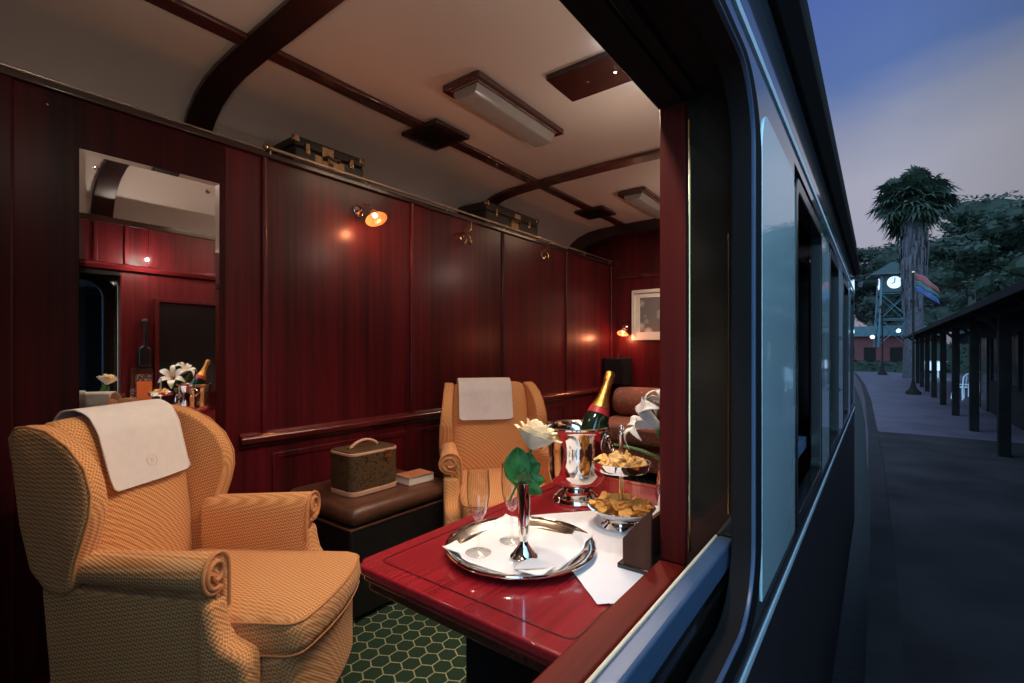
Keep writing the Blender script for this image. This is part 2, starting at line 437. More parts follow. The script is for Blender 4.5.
# vertical battens and chair rail
for i, y in enumerate((1.18, 2.15, 3.13, 4.15)):
    m = MB(); m.tube([(XW+.002, y, .83), (XW+.002, y, 2.225)], .016, 12)
    struct(m.build('trim_%d' % (8+i), 'mahogany'))
m = MB()
pr = [(XW, .765), (XW+.012, .765), (XW+.016, .782), (XW+.034, .790), (XW+.036, .812), (XW+.026, .826), (XW+.012, .832), (XW, .84)]
m.prism(pr, 'y', 1.06, YE)
struct(m.build('trim_12', 'mahogany_h', bevel=.003))
struct(MB().box(XW, XW+.03, Y0, .29, .0, 2.225).build('trim_13', 'door_wood', bevel=.01))
struct(MB().box(XW, XW+.004, .29, 1.0, .03, 2.225).build('trim_14', 'door_wood', bevel=.002))
struct(MB().box(XW, XW+.014, 1.09, YE, 0, .14).build('baseboard_left', 'dark_wood', bevel=.004))
# dado panels
for i, (a, b) in enumerate(((1.22, 2.11), (2.19, 3.09), (3.17, 4.11))):
    o = rrect(a, b, .2, .72, .01, 1); q = rrect(a+.03, b-.03, .23, .69, .01, 1)
    struct(MB().ring_prism(o, q, 'x', XW-.002, XW+.008).build('trim_%d' % (15+i), 'mahogany', bevel=.003))
# tiny screws on the dark pilaster are part of the trim
m = MB()
for y, z in ((.17, 2.16), (.38, 2.17), (.20, 1.95)):
    m.sphere((XW+.031 if y < .29 else XW+.001, y, z), .006, 10, 6)
struct(m.build('trim_18', 'brass'))

# end wall
struct(MB().box(-3.0, -.36, YE, YE+.05, 0, 2.66).build('wall_back', 'mahogany'), 'mahogany end wall behind the sofa', 'wall')
struct(MB().box(-2.46, -.42, YE-.012, YE, 2.06, 2.10).build('trim_19', 'mahogany_h', bevel=.004))
struct(MB().tube([(XW+.01, YE-.01, .84), (XW+.01, YE-.01, 2.22)], .014).build('trim_20', 'mahogany'))
# wall behind the near armchair
struct(MB().box(-3.0, -.2, Y0-.05, Y0, 0, 2.66).build('wall_front', 'mahogany'))

# ------------------------------------------------------------------ window wall
JY = 1.10; WB = .76; WT = 1.815; WY0 = -.75
XI, XJ = -.40, -.347
m = MB()
m.box(XI, XJ, Y0, YE, 0, WB); m.box(XI, XJ, Y0, YE, WT, 2.22)
m.box(XI, XJ, JY, YE, WB, WT); m.box(XI, XJ, Y0, WY0, WB, WT)
struct(m.build('wall_right', 'mahogany'), 'mahogany window wall around the open drop window', 'wall')
# sill rail and inner jamb lining with a bead
m = MB(); m.box(XI-.006, XJ+.004, WY0, JY, WB-.012, WB+.004)
struct(m.build('trim_21', 'sill_wood', bevel=.006))
m = MB(); m.box(XI-.004, XJ+.004, JY-.004, JY+.012, WB+.004, WT)
struct(m.build('trim_22', 'jamb_wood', bevel=.004))
# ledge on top of the window wall, header moulding
struct(MB().box(-.41, -.22, Y0, YE, 2.19, 2.235).build('trim_23', 'dark_wood', bevel=.004))
m = MB(); m.prism([(XI, 1.84), (XI-.03, 1.85), (XI-.035, 1.875), (XI-.02, 1.89), (XI, 1.90)], 'y', Y0, YE)
struct(m.build('trim_24', 'mahogany_h'))
for i, y in enumerate((.95, 1.13, 1.28)):
    struct(MB().box(XI-.014, XI, y-.012, y+.012, 1.90, 2.19).build('trim_%d' % (25+i), 'mahogany', bevel=.004))
# reveal of the opening, dark
m = MB()
m.box(XJ+.004, -.215, JY, JY+.03, .4, WT); m.box(XJ+.004, -.215, WY0-.03, WY0, .4, WT)
struct(m.build('trim_28', 'reveal', bevel=.002))
m = MB(); m.box(XJ, -.215, WY0, JY+.03, WT, WT+.03)
m.box(XJ+.02, XJ+.035, WY0, JY, WT-.012, WT); m.box(XI-.006, XJ, WY0, JY-.005, WT-.008, WT+.035)
struct(m.build('trim_29', 'black_matt', bevel=.003))
m = MB(); m.tube([(-.336, JY-.002, .80), (-.336, JY-.002, 1.765)], .0028, 8); m.tube([(-.254, JY-.002, .90), (-.254, JY-.002, 1.5)], .002, 8)
struct(m.build('trim_30', 'brass'))

# dark window seen only in the mirror
w = thing('window_5', 'dark inner window framed in mahogany beside the telephone', 'window', (XI, 1.305, 1.0)); w['kind'] = 'structure'
o = rrect(0, .86, -.12, .66, .004, 1); q = rrect(.03, .83, -.09, .63, .004, 1)
MB().ring_prism(o, q, 'x', -.03, 0).build('frame', 'mahogany', w, bevel=.006)
MB().box(-.012, -.004, .03, .83, -.09, .63).build('pane', 'black', w)

# window_1 : the open drop window of the photograph
w = thing('window_1', 'open drop window with lowered blue metal sash and rounded black frame', 'window', (-.2, .2, .75)); w['kind'] = 'structure'
def wl(y): return y-.2
def hl(z): return z-.75
out = rrect(wl(-.86), wl(1.135), hl(.685), hl(1.815), .17, 12); inn = rrect(wl(-.72), wl(1.035), hl(.742), hl(1.775), .13, 12)
MB().ring_prism(out, inn, 'x', -.035, .004).build('frame', 'black_matt', w, bevel=.003)
o2 = rrect(wl(-.725), wl(1.039), hl(.738), hl(1.779), .132, 12); i2 = rrect(wl(-.72), wl(1.034), hl(.743), hl(1.774), .13, 12)
b_ = MB().ring_prism(o2, i2, 'x', .002, .010).build('bead', 'bead', w, bevel=.002); b_['label'] = 'thin bead with the sky highlight put into its blue'
sr = MB().box(-.075, -.043, wl(-.74), wl(1.095), hl(.80), hl(.852)).build('sash_rail', 'rail_blue', w, bevel=.006)
MB().box(-.081, -.075, wl(-.74), wl(1.095), hl(.80), hl(.851)).build('felt_strip', 'cream_strip', sr, bevel=.002)
m = MB(); m.box(-.066, -.050, wl(-.74), wl(1.095), hl(.55), hl(.80)); m.box(-.050, -.046, wl(-.74), wl(1.095), hl(.765), hl(.772))
m.build('pane', 'dark_glass', w)

# coach side -------------------------------------------------------
YC = 6.3
wins = [(1.665, 2.50), (2.95, 3.62), (4.15, 4.85), (5.3, 5.9)]
XB = -.20
m = MB()
m.box(XB-.03, XB, Y0, YC, -.56, .685, 0)          # lower side
m.box(XB-.03, XB, Y0, YC, 1.815, 2.06, 1)         # upper band
m.box(XB-.03, XB, Y0, -.86, .685, 1.815, 1)
edges = [1.135]+[e for w_ in wins for e in w_]+[YC]
for k in range(0, len(edges), 2):
    m.box(XB-.03, XB, edges[k], edges[k+1], .685, 1.815, 1)
m.box(-.75, XB-.03, YC-.04, YC, -.4, 2.3, 0)      # end of the coach
struct(m.build('wall_exterior', ['body_low', 'body']), 'dark grey blue painted side of the railway coach', 'coach side')
# corner fillets around the rounded frame so the wall is closed
out_w = rrect(-.86, 1.135, .685, 1.815, .17, 12)
m = MB()
for cy, cz in ((1.135, 1.815), (1.135, .685), (-.86, 1.815), (-.86, .685)):
    near = [p for p in out_w if math.hypot(p[0]-cy, p[1]-cz) < .2]
    m.prism([(cy, cz)]+near, 'x', XB-.03, XB)
struct(m.build('trim_31', 'body'))
# cream painted panels between the windows, rounded top corner
k = 0
for a, b, r in ((1.145, 1.655, .10), (2.52, 2.93, .05), (3.64, 4.13, .05), (4.87, 5.28, .05)):
    pts = [(a, .71), (b, .71), (b, 1.765)]
    n = 8
    pts = [(a, .71), (b, .71)]+[(b-r*.6+r*.6*math.cos(t*PI/2/n), 1.772-r+r*math.sin(t*PI/2/n)) for t in range(n+1)]+[(a+r*.6-r*.6*math.sin(t*PI/2/n), 1.772-r+r*math.cos(t*PI/2/n)) for t in range(n+1)]
    struct(MB().prism(pts, 'x', XB-.004, XB+.003).build('trim_%d' % (32+k), 'cream', bevel=.001)); k += 1
m = MB(); m.box(XB-.002, XB+.004, Y0, YC, 1.855, 1.873)
struct(m.build('trim_36', 'white_line'))
m = MB(); m.box(XB-.002, XB+.004, Y0, YC, .632, .648)
struct(m.build('trim_37', 'white_line'))
# windows along the coach
for i, (a, b) in enumerate(wins):
    w = thing('window_%d' % (i+2 if i < 3 else 6), 'closed coach window, %s along the dark coach side' % ('first', 'second', 'third', 'fourth')[i], 'window', (XB, (a+b)/2, .72)); w['kind'] = 'structure'
    h = (b-a)/2
    o = rrect(-h, h, -.02, 1.06, .06, 6); q = rrect(-h+.035, h-.035, .02, 1.02, .045, 6)
    MB().ring_prism(o, q, 'x', -.035, .006).build('frame', 'black', w, bevel=.003)
    MB().box(-.09, -.085, -h, h, -.02, 1.06).build('pane', 'dark_glass', w)
    r_ = MB().box(-.084, -.05, -h+.03, h-.03, .10, .15).build('sash_rail', 'rail_blue', w, bevel=.005)
    bl = MB().box(-.084, -.075, -h+.06, -h+.16, .15, 1.0)
    bl.box(-.084, -.07, h-.2, h-.17, .15, 1.0)
    bl.build('curtain', 'blind', w)['label'] = 'brown curtain edge'
# eave and roof of the coach
m = MB(); m.prism([(-.20, 2.05), (-.185, 2.05), (-.15, 2.09), (-.15, 2.135), (-.22, 2.20), (-.26, 2.20)], 'y', Y0, YC+.1)
struct(m.build('trim_38', 'black_matt', bevel=.003), 'dark gutter along the coach roof', 'gutter')
rp_ = [(-.17, 2.14), (-.185, 2.40), (-.30, 2.62), (-.70, 2.76), (-1.6, 2.81), (-2.5, 2.76), (-2.92, 2.62), (-3.06, 2.40), (-3.08, 2.14)]
m = MB(); m.loft([[(x, y, z) for x, z in rp_]+[(x, y, z-.03) for x, z in reversed(rp_)] for y in (Y0-.05, YC+.1)], True, True)
struct(m.build('roof', 'black_matt'), 'dark curved coach roof', 'roof')
struct(MB().box(-3.06, -3.0, Y0, YC, -.4, 2.2).build('wall_corridor', 'dark_wood'))
# small warm marker lamp at the coach end
t = thing('marker_lamp', 'small warm lamp at the far end of the coach roof', 'lamp', (-.15, 6.38, 1.95))
MB().box(-.02, .02, -.03, .0, -.03, .03).build('housing', 'black', t, bevel=.004)
MB().sphere((0, .012, 0), .02, 12, 8).build('lens', 'warm_glow', t)

# ------------------------------------------------------------------ wall mirror
t = thing('wall_mirror', 'tall frameless mirror screwed to the mahogany wall behind the near armchair', 'mirror', (XW+.004, .72, .86))
W2 = .25; H = 1.175; bv = .018
MB().box(.004, .006, -W2+bv, W2-bv, bv, H-bv).build('glass', 'mirror', t)
m = MB()
o = [(-W2, 0), (W2, 0), (W2, H), (-W2, H)]; q = [(-W2+bv, bv), (W2-bv, bv), (W2-bv, H-bv), (-W2+bv, H-bv)]
vs = [(.0025, a, b) for a, b in o]+[(.006, a, b) for a, b in q]+[(.0, a, b) for a, b in o]
m.add(vs, [(i, (i+1) % 4, 4+(i+1) % 4, 4+i) for i in range(4)]+[(i, (i+1) % 4, 8+(i+1) % 4, 8+i) for i in range(4)])
m.build('bevelled_edge', 'mirror', t, smooth=0)
for y, z in ((-.20, H-.06), (.20, H-.05), (-.20, .06), (.20, .06)):
    MB().lathe([(.010, 0), (.010, .004), (.007, .009), (.001, .010)], 16, (.006, y, z), mat=Matrix.Rotation(PI/2, 3, 'Y')).build('screw', 'chrome', t)

# ------------------------------------------------------------------ luggage rack rail and hooks
t = thing('luggage_rail', 'long thin metal rail along the shelf above the mahogany panels', 'rail', (XW, 1.18, 2.26))
MB().tube([(.03, 0, .012), (.03, YE-1.2, .012)], .009, 12).build('rail', 'rail_metal', t)
MB().sphere((.03, -.005, .012), .015, 12, 8).build('finial', 'brass', t)
for y in (.02, .62, 1.28, 1.95, 2.62, 3.30, 3.90):
    m = MB(); m.tube([(0, y, -.02), (.02, y, -.015), (.03, y, .012)], .006, 8); m.lathe([(.012, -.01), (.012, .01)], 12, (.03, y, .012), mat=Matrix.Rotation(PI/2, 3, 'X'))
    m.build('bracket', 'rail_metal', t)

def coat_hook(loc, label):
    t = thing('coat_hook', label, 'hook', loc, 0, None)
    MB().tube([(0.03, .07, .15), (.035, .06, .09), (.02, .035, .06), (.008, 0, .05)], .006, 8).build('stay', 'brass', t)
    m = MB(); m.lathe([(.022, 0), (.022, .006), (.012, .012)], 16, (0, 0, .04), mat=Matrix.Rotation(PI/2, 3, 'Y'))
    m.build('plate', 'brass', t)
    for s in (-1, 1):
        pts = [(.008, 0, .045), (.02, s*.02, .05), (.035, s*.045, .035), (.04, s*.06, .0), (.045, s*.05, -.028), (.055, s*.03, -.032), (.06, s*.018, -.012)]
        m = MB(); m.tube(pts, .0065, 8); m.sphere(pts[-1], .010, 10, 6); m.build('prong', 'brass', t)
    return t
h0 = coat_hook((XW+.002, 2.64, 2.07), 'brass double coat hook between the two suitcases, below the rail')
copy_thing(h0, (XW+.002, 3.70, 2.115), None, 'brass double coat hook farther along the wall, below the second suitcase')

# ------------------------------------------------------------------ suitcases on the shelf
def suitcase(loc, L, D, Hh, mat, label, sticks):
    t = thing('suitcase', label, 'suitcase', loc)
    MB().box(-D, 0, 0, L, 0, Hh*.62).build('body', mat, t, bevel=.012)
    MB().box(-D, 0, 0, L, Hh*.63, Hh).build('lid', mat, t, bevel=.014)
    for y in (.012, L-.012):
        for z in (.015, Hh-.02):
            MB().box(-.022, .004, y-.02, y+.02, z-.018, z+.022).build('corner_cap', 'brass' if z > .1 else 'leather', t, bevel=.006)
    for y in (L*.17, L*.80):
        m = MB(); m.box(0, .008, y-.014, y+.014, Hh*.45, Hh*.8); m.box(.006, .014, y-.008, y+.008, Hh*.5, Hh*.62)
        m.build('clasp', 'brass', t, bevel=.003)
    pts = [(.004, L*.40, Hh*.5), (.03, L*.42, Hh*.52), (.034, L*.5, Hh*.45), (.03, L*.58, Hh*.52), (.004, L*.60, Hh*.5)]
    MB().tube(pts, .008, 10).build('handle', 'leather', t)
    for y, z, w, h in sticks:
        MB().box(.0005, .002, y-w/2, y+w/2, z-h/2, z+h/2).build('sticker', 'sticker', t)['label'] = 'worn coloured luggage sticker'
    return t
suitcase((XW-.02, 1.35, 2.26), .44, .34, .155, 'case_dark', 'black suitcase with brass clasps and worn stickers, on the shelf above the wall lamp',
         [(.20, .10, .07, .08), (.16, .05, .08, .06), (.27, .05, .07, .06)])
suitcase((XW-.03, 2.96, 2.26), .74, .325, .20, 'case_brown', 'larger dark olive suitcase on the shelf, farther along than the black one',
         [(.38, .07, .10, .10), (.42, .155, .08, .04)])

# ------------------------------------------------------------------ wall sconces
def sconce(loc, rz, label):
    t = thing('wall_sconce', label, 'wall lamp', loc, rz)    # local +x points out of the wall
    R = Matrix.Rotation(PI/2, 3, 'Y')
    MB().lathe([(.038, 0), (.038, .008), (.030, .016), (.014, .022), (.008, .026)], 28, mat=R).build('back_plate', 'chrome', t)
    MB().tube([(.02, 0, 0), (.06, 0, .025), (.095, .015, .02), (.105, .03, -.01)], .006, 10).build('arm', 'chrome', t)
    # bell shade opening downwards and outwards
    R2 = Matrix.Rotation(math.radians(150), 3, 'Y')
    pr_ = [(.014, 0), (.020, .012), (.034, .03), (.048, .05), (.062, .062), (.064, .064), (.060, .064), (.045, .052), (.030, .034), (.016, .016), (.011, .003)]
    MB().lathe(pr_, 32, (.105, .03, -.012), mat=R2).build('shade', 'amber', t)
    c = Vector((.105, .03, -.012))+R2 @ Vector((0, 0, .035))
    MB().sphere(c, .015, 14, 10).build('bulb', 'bulb', t)
    return t, c
s1, c1 = sconce((XW, 1.735, 2.085), 0, 'lit amber glass wall lamp on chrome plate below the black suitcase')
s2, c2 = sconce((-2.30, YE, 1.50), -PI/2, 'lit amber glass wall lamp on the far end wall beside the picture')
s3, c3 = sconce((-.62, YE, 1.50), -PI/2, 'lit amber wall lamp on the end wall near the window side')

# ------------------------------------------------------------------ ceiling fittings
def ceiling_lamp(y, label):
    t = thing('ceiling_light', label, 'ceiling light', (-1.665, y, CEIL))
    MB().ring_prism(rrect(-.125, .125, 0, .80, .005, 1), rrect(-.10, .10, .025, .775, .005, 1), 'z', -.03, 0).build('frame', 'strip_wood', t, bevel=.008)
    MB().box(-.10, .10, .025, .775, -.02, 0).build('reflector', 'frame_white', t)
    m = MB(); pf = [(-.085, -.015), (-.080, -.055), (-.06, -.078), (.0, -.085), (.06, -.078), (.080, -.055), (.085, -.015)]
    m.prism(pf, 'y', .04, .76)
    m.build('diffuser', 'lens', t, bevel=.006)['label'] = 'frosted glass trough'
    MB().ring_prism(rrect(-.09, .09, .035, .765, .004, 1), rrect(-.082, .082, .043, .757, .004, 1), 'z', -.034, -.02).build('rim', 'chrome', t)
    return t
ceiling_lamp(1.755, 'long frosted glass ceiling light nearest the open window, in a dark wood frame')
ceiling_lamp(3.85, 'smaller looking frosted ceiling light towards the end wall')
def vent(x, y, a, b, label):
    t = thing('ceiling_vent', label, 'vent', (x, y, CEIL-.02))
    MB().box(-a, a, -b, b, -.012, .012).build('plate', 'dark_wood', t, bevel=.004)
    m = MB()
    for k in range(7):
        q = -b*.75+k*b*.25; m.box(-a*.75, a*.75, q-.006, q+.006, -.018, -.011)
    m.build('grille', 'black_matt', t)
    return t
vent(-2.2, 2.105, .155, .145, 'square dark wooden vent on the ceiling strip above the first suitcase')
vent(-2.2, 4.24, .155, .145, 'square dark wooden vent on the ceiling strip at the far end')
def led_panel(y, label):
    t = thing('downlight_panel', label, 'downlight panel', (-1.13, y, CEIL-.008))
    MB().box(-.18, .22, -.13, .13, -.018, .012).build('panel', 'dark_wood', t, bevel=.004)
    for dx in (-.02, .13):
        MB().lathe([(.012, 0), (.012, -.006), (.008, -.007)], 16, (dx, 0, -.017)).build('rim', 'brass', t)
    MB().sphere((.13, 0, -.021), .007, 10, 6).build('bulb', 'led', t)
    return t
led_panel(2.13, 'dark wooden ceiling panel with a tiny bright spot, nearest the open window')

# ------------------------------------------------------------------ end wall things
t = thing('framed_picture', 'grey etching in a pale silver frame on the end wall', 'picture', (-1.85, YE-.001, 1.36))
o = rrect(-.36, .36, 0, .56, .004, 1); q = rrect(-.325, .325, .035, .525, .003, 1); q2 = rrect(-.27, .27, .09, .47, .003, 1)
MB().ring_prism(o, q, 'y', -.03, 0).build('frame', 'frame_white', t, bevel=.006)
MB().ring_prism(q, q2, 'y', -.012, 0).build('mount', 'mat_board', t)
MB().box(-.27, .27, -.006, 0, .09, .47).build('print', 'picture', t)
t = thing('speaker_box', 'small black box in the far corner below the round wall lamp', 'box', (-2.34, 5.04, .86))
MB().box(-.13, .13, -.1, .1, 0, .30).build('body', 'black_matt', t, bevel=.01)
MB().box(-.11, .11, -.106, -.1, .02, .28).build('grille', 'black', t, bevel=.004)
MB().tube([(.0, .02, .3), (0, .02, .33), (0, .1, .36)], .008, 8).build('bracket', 'chrome', t)

# sofa and bolster
t = thing('sofa', 'rose brown damask day sofa against the end wall', 'sofa', (-1.63, YE-.45, 0))
MB().box(-.70, .70, -.36, .40, .10, .34).build('base', 'sofa', t, bevel=.02)
m = MB(); m.box(-.71, .71, -.40, .40, .345, .53); m.build('seat_cushion', 'sofa', t, bevel=.05, seg=5)
m = MB(); m.box(-.71, .71, -.365, -.355, .30, .335); m.build('rail', 'mahogany_h', t)
for x in (-.62, .62):
    for y in (-.3, .32): MB().lathe([(.022, 0), (.03, .1)], 16, (x, y, 0)).build('leg', 'leg_wood', t)
m = MB()
rings = []
for i, (x, r) in enumerate(((-.70, .05), (-.695, .12), (-.67, .15), (-.6, .158), (-.2, .16), (.2, .16), (.6, .158), (.67, .15), (.695, .12), (.70, .05))):
    rings.append([(x, r*math.cos(2*PI*k/28), r*math.sin(2*PI*k/28)) for k in range(28)])
m.loft(rings)
tag(m.build('bolster_cushion', 'sofa', loc=(-1.63, 4.98, .69), sub=1), 'fat rose brown roll cushion lying along the back of the sofa', 'cushion')

# ------------------------------------------------------------------ armchairs
def armchair(loc, rz, label):
    t = thing('wingback_armchair', label, 'armchair', loc, rz)
    F = 'fabric'
    # base with a bowed apron between the front posts
    n = 10
    m = MB(); m.prism([(-.27, -.36), (.27, -.36), (.295, .10), (.295, .17), (-.295, .17), (-.295, .10)], 'z', .13, .375)
    m.build('base', F, t, bevel=.015, smooth=50)
    pts = [(-.232, .05), (.232, .05), (.232, .27)]
    for k in range(n+1):
        u = 1-2*k/n; pts.append((.222*u, .305+.03*(1-u*u)))
    pts += [(-.232, .27)]
    MB().prism(pts, 'z', .13, .372).build('apron', F, t, bevel=.02, smooth=50)
    # seat cushion : rounded loop stack with crowned top
    outline = []
    rr_ = [Vector(q) for q in rrect(-.238, .238, -.335, .325, .035, 5)]
    for a_, b_ in zip(rr_, rr_[1:]+rr_[:1]):
        k_ = max(1, int((b_-a_).length/.03))
        outline += [a_.lerp(b_, i_/k_) for i_ in range(k_)]
    def loop(g, z):
        r = 1-g
        return [(q.x*r, (q.y+.032*(1-(q.x/.238)**2)*max(0, min(1, (q.y-.1)/.2)))*r, z) for q in outline]
    m = MB(); m.loft([loop(.07, .374), loop(.0, .380), loop(-.012, .41), loop(-.012, .44), loop(0, .474), loop(.05, .486), loop(.30, .502), loop(.70, .510)], True, True)
    sc = m.build('seat_cushion', F, t, smooth=75)
    for z in (.383, .473):
        MB().tube([(p[0], p[1], z) for p in loop(.004, z)], .0042, 8, closed=True).build('piping', 'fabric_plain', sc)
    # back
    def bsec(x):
        c = 1-(x/.25)**2
        return [(x, -.365, .14), (x, -.42, .5), (x, -.505, .93+.0*c), (x, -.510, .995+.012*c), (x, -.485, 1.03+.014*c), (x, -.43, 1.03+.014*c),
                (x, -.392, .985+.012*c), (x, -.365+.018*c, .85), (x, -.335+.03*c, .65), (x, -.325+.02*c, .45), (x, -.325, .30), (x, -.34, .14)]
    m = MB(); m.loft([bsec(-.248+.496*k/8) for k in range(9)], True, True)
    m.build('back', F, t, sub=1)
    for s in (-1, 1):
        # wing
        prof_w = [(-.425, .57), (-.492, .94), (-.500, 1.0), (-.482, 1.028), (-.45, 1.032), (-.385, 1.02), (-.31, .98), (-.25, .92), (-.222, .85), (-.222, .79), (-.238, .73), (-.258, .67), (-.268, .62), (-.275, .57)]
        m = MB()
        def wx(y, base, z=1): return s*(base+.03*max(0, (y+.42)/.2)+(.020 if base > .25 else 0)*min(1, max(0, (.90-z)/.2)))
        sections = []
        for base, grow in ((.224, -.020), (.220, -.006), (.224, .002), (.258, .004), (.274, .002), (.280, -.008), (.278, -.024)):
            cy, cz = -.37, .76
            ring = []
            for y, z in prof_w:
                d = Vector((y-cy, z-cz)); d = d*(1+grow/d.length)
                ring.append((wx(y, base, z), cy+d.x, cz+d.y))
            sections.append(ring)
        m.loft(sections, True, True)
        w = m.build('wing', F, t, sub=1)
        pp = [sections[4][k] for k in range(1, len(prof_w)-1)]
        MB().tube([(p[0]-s*.001, p[1]+(cy-p[1])*.012, p[2]+(cz-p[2])*.012) for p in pp], .0038, 8).build('piping', 'fabric_plain', w)
        # outer side panel under the arm
        MB().prism([(-.345, .14), (.09, .14), (.09, .56), (-.385, .585)], 'x', s*.235, s*.292).build('side_panel', F, t, bevel=.008)
        # rolled arm
        m = MB(); sts = []
        ys = [-.29, -.25, -.2, -.07, .05, .10, .118]
        for i, y in enumerate(ys):
            u = (y+.29)/.41; dx = .022*u; R = .044+.011*u
            if i == len(ys)-1: R -= .006
            xc = .264+dx; zc = .692-R-.012*(1-u)
            sec = [(xc-R+.004, .20), (xc-R, .36), (xc-R-.002, .52), (xc-R-.002, zc-.03)]
            for a in (180, 155, 130, 105, 80, 55, 30, 5, -20, -45, -70, -95, -120): sec.append((xc+R*math.cos(math.radians(a)), zc+R*math.sin(math.radians(a))))
            xo = xc-.005
            sec += [(xo, zc-R-.018), (xo-.002, .50), (xo, .36), (xo+.004, .14), (xc-R+.01, .14)]
            sts.append([(s*x, y, z) for x, z in sec])
        m.loft(sts, True, True)
        a = m.build('arm', F, t, smooth=60)
        e = sts[-2]
        MB().tube([(p[0], .119, p[2]) for p in e[2:17]], .0055, 8).build('piping', 'fabric_plain', a)
        u = 1; R = .055; xc = .286; zc = .637
        sp = []
        for k in range(26):
            q = k/25; ang = math.radians(-110+q*470); rr = R*(.80-.55*q)
            sp.append((s*(xc+rr*math.cos(ang)), .122, zc+rr*math.sin(ang)))
        MB().tube(sp, .006, 8).build('scroll', 'fabric_plain', a)
        # front post sweeping down to an ear beside the cushion
        prof_p = [(.08, .57), (.122, .565), (.128, .52), (.138, .475), (.158, .445), (.19, .43), (.215, .418), (.225, .39), (.225, .13), (.08, .13)]
        m = MB(); m.prism(prof_p, 'x', s*.236, s*.318)
        m.build('front_post', F, t, bevel=.022, seg=4, smooth=60)
        for y, x in ((.15, .26), (-.32, .24)):
            MB().lathe([(.016, 0), (.018, .03), (.03, .132)], 16, (s*x, y, 0)).build('leg', 'leg_wood', t)
    return t

def headrest_cloth(chair_loc, rz, off, label, wd=.155):
    t = thing('headrest_cloth', label, 'headrest cloth', chair_loc, rz)
    path = [(-.492, .80), (-.510, .90), (-.520, .965), (-.524, 1.02), (-.50, 1.056), (-.45, 1.062), (-.405, 1.04), (-.374, .985), (-.358, .92), (-.342, .86), (-.326, .80)]
    # resample
    P = [Vector((a, b)) for a, b in path]; cum = [0]
    for a, b in zip(P, P[1:]): cum.append(cum[-1]+(b-a).length)
    def at(s):
        d = s*cum[-1]
        for i in range(len(P)-1):
            if d <= cum[i+1] or i == len(P)-2:
                f = (d-cum[i])/(cum[i+1]-cum[i]); return P[i].lerp(P[i+1], f)
    def fn(u, v):
        y, z = at(v)
        x = off+(u-.5)*2*wd
        # rounded front corners and a slight ripple
        e = max(0, (v-.93)/.07); cut = max(0, abs(u-.5)*2-.86)/.14
        z += cut*cut*e*.02
        y += .003*math.sin(u*9+v*4)+.004
        return (x, y, z)
    c = MB().grid(fn, 22, 44).build('cloth', 'linen', t, solid=.003, sub=1, soff=1)
    # stitched hem and embroidered crest
    hem = [fn(.01, v/30) for v in range(12, 31)]+[fn(u/20, .995) for u in range(1, 20)]+[fn(.99, 1-v/30) for v in range(0, 19)]
    MB().tube([(p[0], p[1]+.003, p[2]) for p in hem], .0022, 6).build('hem', 'linen', t)
    m = MB()
    def onc(dx, dz):
        u = .5+dx/(2*wd); v = .885-dz/cum[-1]
        p = fn(u, v); return (p[0], p[1]+.0035, p[2])
    for r in (.022, .018): m.tube([onc(r*math.cos(a*PI/12), r*math.sin(a*PI/12)) for a in range(24)], .0008, 5, closed=True)
    for ux in (-.006, .003):
        m.tube([onc(ux, -.009), onc(ux, .009)], .0009, 5)
        m.tube([onc(ux, .009), onc(ux+.006, .007), onc(ux+.006, .002), onc(ux, 0), onc(ux+.007, -.009)], .0009, 5)
    m.build('crest', 'linen_em', t)['label'] = 'faint embroidered round crest'
    return t

A1 = (-1.708, .730, 0); R1 = math.radians(-56)
A2 = (-1.725, 2.17, 0); R2_ = math.atan2(-.75, -.66)
armchair(A1, R1, 'orange woven wing armchair closest to the camera, in front of the mirror')
ac = armchair(A2, R2_, 'orange wing armchair behind the champagne bucket, beside the leather topped chest'); ac.scale = (1.07, 1.07, 1.0)
headrest_cloth(A1, R1, -.035, 'white linen headrest cloth with round crest on the armchair before the mirror', .168)
headrest_cloth(A2, R2_, .035, 'white linen headrest cloth on the armchair beyond the chest', .165).scale = (1.07, 1.07, 1.0)

# ------------------------------------------------------------------ leather topped chest, vanity case, book
t = thing('leather_topped_chest', 'black chest with a padded brown leather lid between the two armchairs', 'chest', (-2.16, 1.605, 0))
MB().box(-.29, .27, -.32, .32, .02, .435).build('body', 'chest_black', t, bevel=.02)
MB().box(-.295, .275, -.325, .325, .425, .438).build('seam', 'leather', t, bevel=.004)
m = MB(); m.box(-.30, .29, -.33, .33, .44, .53); m.build('lid', 'leather', t, bevel=.045, seg=6, smooth=70)
t = thing('vanity_case', 'brown patterned vanity case with tan trim and handle standing on the leather chest', 'vanity case', (-2.125, 1.525, .531))
MB().prism(rrect(-.105, .105, -.145, .145, .045, 8), 'z', .018, .20).build('body', 'monogram', t)
MB().prism(rrect(-.107, .107, -.147, .147, .046, 8), 'z', .0, .026).build('base_trim', 'leather_tan', t, bevel=.004)
MB().prism(rrect(-.107, .107, -.147, .147, .046, 8), 'z', .198, .212).build('lid_trim', 'leather_tan', t, bevel=.003)
MB().prism(rrect(-.102, .102, -.142, .142, .042, 8), 'z', .21, .217).build('lid', 'monogram', t, bevel=.003)
pts = [(0, -.085+.17*k/14, .217+.036*math.sin(PI*k/14)**.7) for k in range(15)]
h = MB().tube(pts, .008, 10).build('handle', 'leather_tan', t)
for y in (-.085, .085): MB().box(-.01, .01, y-.014, y+.014, .215, .224).build('handle_mount', 'brass', t, bevel=.003)
m = MB(); m.box(.105, .113, .045, .085, .165, .205); m.box(.112, .118, .057, .073, .15, .18)
m.build('clasp', 'brass', t, bevel=.003)
t = thing('book', 'small thick brown book lying beside the vanity case on the chest', 'book', (-2.02, 1.775, .531), math.radians(-5))
